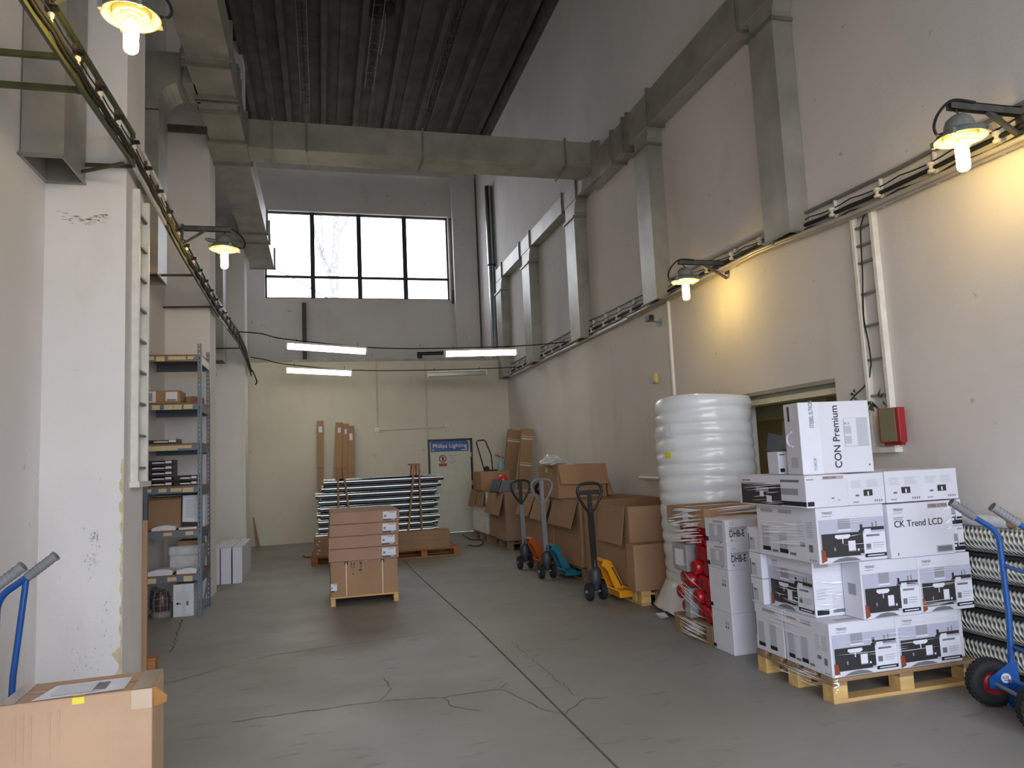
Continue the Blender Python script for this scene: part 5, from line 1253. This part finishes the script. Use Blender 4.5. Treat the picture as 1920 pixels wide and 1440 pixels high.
for q, lb_, z1 in (((RX0+.30, RX1-.02, RY0+.02, RY1-.02), 'grey carton core of the wrapped pallet behind the red canisters', .74), ((RX0+.02, RX0+.2, RY1-.17, RY1-.03), 'narrow grey carton beside the red canisters', .74)):
    if z1 > .7 and q[0] > 3.1: B = Box('grey_carton', lb_, *q, .146, .74, mat('grey_carton', (150, 150, 152), .7, var=.1)); B.done()
B = Box('grey_carton', 'grey carton with a pale label standing above the red canisters', RX0+.01, RX0+.2, RY1-.27, RY1-.02, .512, .735, mat('grey_carton', (150, 150, 152))); B.rect('left', .2, .2, .8, .8, PAPER, 'label', 1); B.done()
B = Box('grey_carton', 'small grey carton standing among the red canisters on the pallet', RX0+.0, RX0+.14, RY0+.335, RY0+.425, .146, .38, mat('grey_carton', (150, 150, 152))); B.done()
B = Box('cardboard_box', 'brown carton under clear film on top of the red canister pallet', RX0-.01, RX1, RY0-.02, RY1, .90, 1.05, KRAFT); B.rect('left', .45, .3, .6, .75, PAPER, 'label', 1); B.rect('top', 0, .45, 1, .55, TAPE, 'tape_seam', 1); B.done()
def wrinkles(parent_label, off, planes, cnt, m=FILM):
    """narrow raised folds of stretch film lying just off the wrapped faces"""
    o = thing('stretch_film', parent_label, 'film', off)
    for (o0, u, v, nrm, k, slope, wmin, wmax) in planes:
        o0, u, v, nrm = map(Vector, (o0, u, v, nrm)); nrm.normalize(); b = MB(off)
        for _ in range(k):
            a = random.uniform(0, .6); l = random.uniform(.2, 1-a if 1-a > .25 else .25); h = random.random(); wd = random.uniform(wmin, wmax)
            p = o0+u*a+v*h; q = o0+u*min(1, a+l)+v*min(1, max(0, h+slope*l+random.uniform(-.03, .03)))
            vv = v.normalized()*wd; lift = nrm*random.uniform(.004, .007)
            mid = (p+q)/2+nrm*.010
            b.add([p+lift*.6, q+lift*.6, q+vv*.3+lift, mid+vv+lift, p+vv*.3+lift, mid-vv*.2+lift*1.5], [(0, 5, 3, 4), (5, 1, 2, 3)], 0, True)
        b.build('film_fold', m, o)
    return o
FB = mat('bright_film_fold', (246, 247, 252), .12, 0., var=.05, coat=.8)
wrinkles('shiny clear stretch film around the red canisters and their carton', (2.88, 5.6, .1), [((RX0-.012, RY1, .74), (0, RY0-RY1, 0), (0, 0, .30), (-1, 0, 0), 38, .25, .004, .014), ((RX0-.012, RY1, .20), (0, RY0-RY1, 0), (0, 0, .5), (-1, 0, 0), 22, -.4, .0015, .004), ((RX0-.014, RY1, .02), (0, RY0-RY1, 0), (0, 0, .14), (-1, 0, 0), 30, -.3, .002, .006), ((RX0, RY0-.03, .95), (RX1-RX0, 0, 0), (0, 0, .12), (0, -1, 0), 16, .1, .003, .008)], 0, FB)

# ------------------------------------------------------------------ white DHB-E column
y0_, y1_ = 4.955, 5.245
def sym(B, face, u, v):
    for a, c in ((0, .0), (.10, .0), (0, -.09), (.10, -.09)): B.rect(face, u+a, v+c, u+a+.045, v+c+.06, P_BLK if c else P_GREY, lift=1)
B = Box('white_carton', 'plain white carton at the foot of the column beside the red canisters', 2.895, 3.27, y0_, y1_, 0, .30, CARTON); sym(B, 'left', .68, .70); B.rect('left', .0, .04, .14, .13, P_BLK); B.done()
B = Box('white_carton', 'plain white carton second from the floor in the column beside the red canisters', 2.892, 3.27, y0_-.003, y1_, .30, .615, CARTON); sym(B, 'left', .68, .70); B.rect('left', .0, .06, .14, .15, P_BLK); B.done()
for k, (z0, z1, lb_) in enumerate(((.615, .795, 'white heater carton with black lettering under an identical one'), (.795, .985, 'white heater carton with black lettering at the top of the narrow column'))):
    B = Box('white_carton', lb_, 2.888, 3.275, y0_-.012, y1_, z0, z1, CARTON)
    B.text('front', 'DHB-E', .07, .33, .05, P_BLK, squeeze=.62, bold=.02); B.rect('front', .07, .62, .45, .645, P_MID); B.rect('front', .07, .68, .45, .70, P_MID); B.text('front', 'DHB', .09, .84, .012, P_GREY); B.rect('front', .09, .79, .25, .80, P_GREY); B.rect('front', .1, .16, .14, .24, P_GREY); lines(B, 'front', .16, .14, .3, .25, 3, P_PALE)
    B.rect('left', .20, .10, .85, .80, P_PALE); B.rect('left', .45, .35, .62, .75, CARTON, lift=2); B.rect('left', .42, .86, .85, .95, P_PINK); B.rect('left', .0, .08, .15, .26, P_BLK); B.rect('left', .70, .06, .76, .14, P_MID, lift=2); B.done()

# ------------------------------------------------------------------ big pallet of white heater cartons
PXA, PXB, PYA, PYB = 2.86, 3.90, 3.83, 4.60
pallet('wooden_pallet', 'fresh wooden pallet under the white heater cartons', PXA, PXB, PYA, PYB, PINE, along='x', deck=OLDW)
zb_ = .146
HG = 'white heater cartons on the big pallet'
def carton(label, q, group=HG, m=CARTON): return Box('white_carton', label, *q, m, 0, group, bevel=.003)
# bottom layer
for k, (xa, xb, lb_) in enumerate(((2.865, 3.33, 'white heater carton with bathroom picture, bottom layer, at the exposed pallet corner'), (3.332, 3.80, 'white heater carton with bathroom picture, bottom layer, toward the hand truck'))):
    B = carton(lb_, (xa, xb, PYA, 4.27, zb_, .455)); bath_pic(B, 'front'); trend(B, 'front', .10, .86, .016)
    if k == 0: small_side(B, 'left')
    B.rect('top', .2, .1, .5, .2, P_PINK); B.done()
for k, (xa, xb) in enumerate(((2.865, 3.33), (3.332, 3.80))):
    B = carton('white carton, bottom layer, rear half, ' + ('next to the plain white column' if k == 0 else 'next to the wall'), (xa, xb, 4.285, PYB, zb_, .455))
    if k == 0:
        for a in (.10, .52): B.rect('left', a, .12, a+.22, .62, P_PALE); B.rect('left', a, .10, a+.24, .18, P_BLK, lift=2)
        B.rect('left', .3, .86, .75, .93, P_PINK); B.rect('left', .02, .3, .04, .8, P_BLK)
    B.done()
B = carton('grey-filmed white carton at the hand-truck end of the bottom layer', (3.805, 3.895, 3.90, 4.5, zb_, .455), None, CARTON2); B.done()
# second layer
B = carton('white heater carton turned sideways on the second layer, picture toward the aisle', (2.90, 3.13, 3.985, 4.45, .457, .795)); bath_pic(B, 'left'); trend(B, 'left', .10, .87, .014)
B.rect('front', .06, .88, .5, .95, P_PINK); B.rect('front', .05, .04, .42, .13, P_BLK); B.rect('front', .55, .06, .95, .12, P_MID); lines(B, 'front', .08, .3, .4, .5, 4, P_PALE); B.rect('front', .55, .14, .95, .42, CARTON2); B.done()
for k, (xa, xb, lb_) in enumerate(((3.105, 3.518, 'white heater carton with bathroom picture, second layer, overhanging in the middle'), (3.52, 3.92, 'white heater carton with bathroom picture, second layer, overhanging by the hand truck'))):
    B = carton(lb_, (xa, xb, 3.815, 3.98 if k == 0 else 4.4, .457, .798)); bath_pic(B, 'front'); trend(B, 'front', .08, .88, .015)
    B.rect('left', .3, .4, .7, .6, P_GREY); B.done()
B = carton('white carton hidden behind the middle of the second layer', (3.135, 3.515, 3.985, 4.55, .457, .797)); B.done()
# three small cartons at the back corner
for k in range(3):
    B = carton('small white carton in the rear corner stack, ' + ('lowest', 'middle', 'topmost')[k] + ' of three', (2.855, 3.13, 4.46, 4.60, .457+.17*k, .457+.17*(k+1)-.003), 'small white cartons in the rear corner stack')
    B.rect('left', .08, .1, .14, .75, P_BLK); B.rect('left', .2, .12, .6, .6, P_PALE); B.rect('left', .25, .5, .45, .6, P_MID, lift=2); B.done()
# third layer
B = carton('white heater carton with bathroom picture and striped film on the third layer', (2.845, 3.325, 3.83, 4.45, .800, 1.13)); bath_pic(B, 'front'); trend(B, 'front', .08, .88, .016); small_side(B, 'left'); B.done()
B = carton('white carton lettered CK Trend LCD on the third layer', (3.328, 3.805, 3.80, 4.45, .800, 1.125))
B.text('front', 'CK Trend LCD', .08, .57, .040, P_BLK, bold=.004); trend(B, 'front', .08, .87, .016); B.rect('front', .62, .88, .93, .97, P_PINK); B.text('front', 'STIEBEL ELTRON', .63, .90, .017, P_BLK, squeeze=.8); B.rect('front', .08, .74, .24, .755, P_GREY); B.rect('front', .08, .71, .22, .725, P_GREY)
B.rect('front', .72, .06, .95, .16, P_MID); B.rect('front', .70, .04, .97, .18, P_PALE, lift=-.5); B.rect('front', .10, .05, .115, .10, P_RED); B.done()
for k in range(2):
    B = carton('small white carton with a dark picture, ' + ('lower' if k == 0 else 'upper') + ' of two beside the CK Trend carton', (3.808, 3.922, 3.84, 4.4, .800+.163*k, .800+.163*(k+1)-.003), 'small pictured cartons on the third layer')
    B.rect('front', .04, .06, .55, .70, P_DARK); B.rect('front', .25, .45, .55, .70, P_GREY, lift=2); B.rect('front', .22, .35, .5, .43, PAPER, lift=3); B.rect('front', .28, .2, .42, .3, PAPER, lift=3); B.rect('front', .55, .06, .97, .22, P_BLK); B.rect('front', .62, .26, .95, .34, P_BLK); B.rect('front', .08, .80, .3, .86, P_MID); B.rect('front', .55, .86, .9, .92, P_GREY); B.done()
# fourth layer: four cartons side by side
xs = [2.79, 3.085, 3.355, 3.63, 3.905]
for k in range(4):
    B = carton(('flat white carton, fourth layer, with a dark picture on its aisle end', 'flat white carton, fourth layer, second from the aisle', 'flat white carton, fourth layer, third from the aisle', 'flat white carton, fourth layer, next to the right wall')[k], (xs[k], xs[k+1]-.002, 3.83+(.0, .004, -.003, 0)[k], 4.55, 1.132, 1.325-(.0, .004, 0, .002)[k]))
    if k == 0:
        B.rect('left', .04, .04, .66, .70, P_DARK); B.rect('left', .28, .45, .48, .62, P_GREY, lift=2); B.rect('left', .34, .3, .40, .5, PAPER, lift=3); B.rect('left', .44, .12, .52, .34, PAPER, lift=3); B.rect('left', .66, .06, 1, .2, P_BLK); B.rect('left', .66, .4, .9, .6, P_GREY); B.rect('left', .06, .82, .2, .86, P_MID); B.rect('left', .66, .80, .92, .88, P_MID); B.rect('left', .04, .70, .66, .76, P_GREY, lift=2)
        B.rect('front', .02, .06, .18, .20, P_BLK); B.rect('front', .42, .86, .92, .96, P_PINK); B.text('front', 'STIEBEL ELTRON', .43, .885, .011, P_BLK, squeeze=.78); B.rect('front', .03, .86, .2, .9, P_GREY); B.rect('front', .6, .25, .66, .29, P_MID); B.rect('front', .75, .18, .8, .22, P_PINK)
    else:
        lines(B, 'front', .10, .55, .42, .80, 5, P_PALE); lines(B, 'front', .52, .55, .86, .80, 5, P_PALE); B.rect('front', .42, .28, .66, .48, P_DARK, lift=2); B.rect('front', .52, .30, .56, .42, PAPER, lift=3); B.rect('front', .20, .28, .30, .34, P_MID); B.rect('front', .12, .08, .28, .12, P_GREY)
        for a in (.70, .76, .82, .88): B.rect('front', a, .08, a+.03, .15, P_MID)
    B.done()
# CON Premium carton and small carton on top
B = Box('white_carton', 'upright white carton lettered CON Premium on top of the big pallet', 2.885, 3.355, 3.90, 4.09, 1.327, 1.775, CARTON, math.radians(-8)); B.o.location.y += .02
B.rect('front', 0, 0, .28, 1, PAPER, 'print', .5)
B.text('front', 'STIEBEL ELTRON', .20, .64, .026, P_MID, vert=True, squeeze=.62, bold=.03)
B.text('front', 'CON Premium', .55, .07, .045, P_BLK, vert=True, squeeze=.98, bold=.012); B.text('front', 'PREMIUM', .20, .05, .022, P_GREY, vert=True, squeeze=.6)
B.rect('front', .62, .36, .96, .76, P_PALE, lift=.5); B.rect('front', .63, .37, .955, .755, CARTON, lift=1); B.rect('front', .80, .37, .955, .755, P_PALE, lift=1.5); B.rect('front', .62, .54, .72, .65, P_PALE, lift=2); B.rect('front', .62, .40, .72, .51, P_PALE, lift=2); B.rect('front', .63, .67, .66, .70, P_GREY, lift=2); B.rect('front', .68, .67, .70, .70, P_GREY, lift=2); B.rect('front', .93, .09, .95, .11, P_BLK); lines(B, 'front', .46, .06, .50, .18, 4, P_PALE)
B.rect('left', .35, .75, .75, .96, PAPER, lift=2); B.rect('left', .28, .75, .42, .96, P_BLK, lift=3); B.rect('left', .3, .10, .75, .24, P_PALE, lift=2)
B.done()
o_, u_, v_ = B.frame('left'); P = smooth_path([o_+u_*a+v_*c+Vector((-d_, 0, 0)) for a, c, d_ in ((.5, .60, .001), (.3, .56, .010), (.26, .48, .014), (.32, .42, .010), (.5, .39, .001))], 4)
b = MB(); b.tube(P, .007, 8); b.build('carry_handle', PAPER, B.o)
B = Box('white_carton', 'small white carton with a dark picture behind the CON Premium carton', 2.90, 3.06, 4.22, 4.36, 1.327, 1.475, CARTON, math.radians(-6)); B.rect('front', .06, .10, .26, .26, P_BLK); B.rect('front', .45, .05, .95, .6, P_LAV); B.rect('front', .66, .1, .74, .42, P_BLK, lift=2); B.rect('front', .45, .82, .9, .92, P_PINK); B.rect('front', .06, .84, .3, .9, P_MID); B.done()
# film folds on the heater cartons
wrinkles('clear stretch film wound around the white heater cartons', (2.84, 4.2, .15), [
    ((2.838, 4.45, .86), (0, -.55, 0), (0, 0, .17), (-1, 0, 0), 26, .22, .002, .007), ((2.784, 4.5, 1.14), (0, -.55, 0), (0, 0, .14), (-1, 0, 0), 14, .3, .0015, .004),
    ((2.858, 4.58, .34), (0, -.72, 0), (0, 0, .11), (-1, 0, 0), 16, -.1, .0015, .005), ((2.893, 4.44, .50), (0, -.45, 0), (0, 0, .22), (-1, 0, 0), 18, -.05, .0015, .004),
    ((2.90, 3.977, .50), (.21, 0, 0), (0, 0, .27), (0, -1, 0), 16, -.05, .002, .007), ((2.87, 3.824, .2), (.9, 0, 0), (0, 0, .25), (0, -1, 0), 16, .02, .0008, .002),
    ((3.12, 3.808, .5), (.8, 0, 0), (0, 0, .28), (0, -1, 0), 14, .02, .0008, .002), ((2.85, 3.824, .83), (.45, 0, 0), (0, 0, .25), (0, -1, 0), 7, .02, .0008, .002),
    ((3.7, 3.793, .95), (.10, 0, 0), (0, 0, .14), (0, -1, 0), 8, .3, .002, .006), ((2.85, 3.818, .06), (.05, 0, 0), (0, 0, .11), (0, -1, 0), 14, .2, .003, .009), ((2.85, 4.4, .06), (0, -.57, 0), (0, 0, .08), (-1, 0, 0), 10, .05, .002, .005)], 0, FB)

# ------------------------------------------------------------------ braided rolls along the right wall
def roll(label, x, z, r, y0, y1):
    me = bpy.data.meshes.new('braided_roll'); n, k = 28, 40; V = []; F_ = []; UV = []
    for i in range(k+1):
        t = i/k; e = 1.0
        for j in range(n):
            a = 2*math.pi*j/n; V.append((r*math.cos(a), (y1-y0)*(t-.5), r*math.sin(a)))
    for i in range(k):
        for j in range(n):
            F_.append((i*n+j, i*n+(j+1) % n, (i+1)*n+(j+1) % n, (i+1)*n+j)); UV.append(((i/k, j/n), (i/k, (j+1)/n), ((i+1)/k, (j+1)/n), ((i+1)/k, j/n)))
    me.from_pydata(V, [], F_); uv = me.uv_layers.new(name='UVMap')
    for p_, q in zip(me.polygons, UV):
        p_.use_smooth = True
        for li, c in zip(p_.loop_indices, q): uv.data[li].uv = c
    me.materials.append(BRAID); me.update()
    o = thing('braided_roll', label, 'roll', (x, (y0+y1)/2, z-r), 0, 'braided rolls along the right wall')
    c = bpy.data.objects.new('braid', me); COL.objects.link(c); c.parent = o; c.location = (0, 0, r)
    b = MB()
    for s in (-1, 1): b.lathe([(.02, 0), (r-.002, 0)], (0, s*(y1-y0)/2, r), 20, ax=(0, s, 0))
    b.build('roll_end', P_MID, o)
    MB().box(-r*.93, r*.9, -(y1-y0)/2, (y1-y0)/2, -.015, .0).build('black_strip', BLK, o)  # flat black strip filling the gap below each roll
    return o
b = MB(); b.box(XR-.19, XR-.02, 2.5, 3.1, 0, .075); tag(b.build('wooden_bearer', OLDW), 'wooden bearer under the front of the braided rolls', 'bearer')
b = MB(); b.box(XR-.19, XR-.02, 4.62, 4.75, 0, .075); tag(b.build('wooden_bearer', OLDW), 'wooden bearer under the rear of the braided rolls', 'bearer')
for k in range(5):
    roll('grey and white braided roll, ' + ('lowest', 'second from the floor', 'middle one', 'second from the top', 'topmost')[k] + ' of the stack by the hand truck', XR-.086, .09+.08+k*.175, .08, 2.45, 4.75)
ct = thing('cardboard_tube', 'film-covered cardboard tube lying on the topmost braided roll', 'tube', (XR-.10, 3.9, .09+.86))
b = MB(); b.lathe([(.022, -.38), (.032, -.38), (.032, .4), (.022, .4), (.022, -.38)], (0, 0, .039), 18, ax=(0, 1, 0)); b.build('tube_core', KRAFT, ct)
b = MB(); b.lathe([(.038, -.33), (.038, .4)], (0, 0, .039), 18, ax=(0, 1, 0)); b.build('film_layer', BAG, ct)
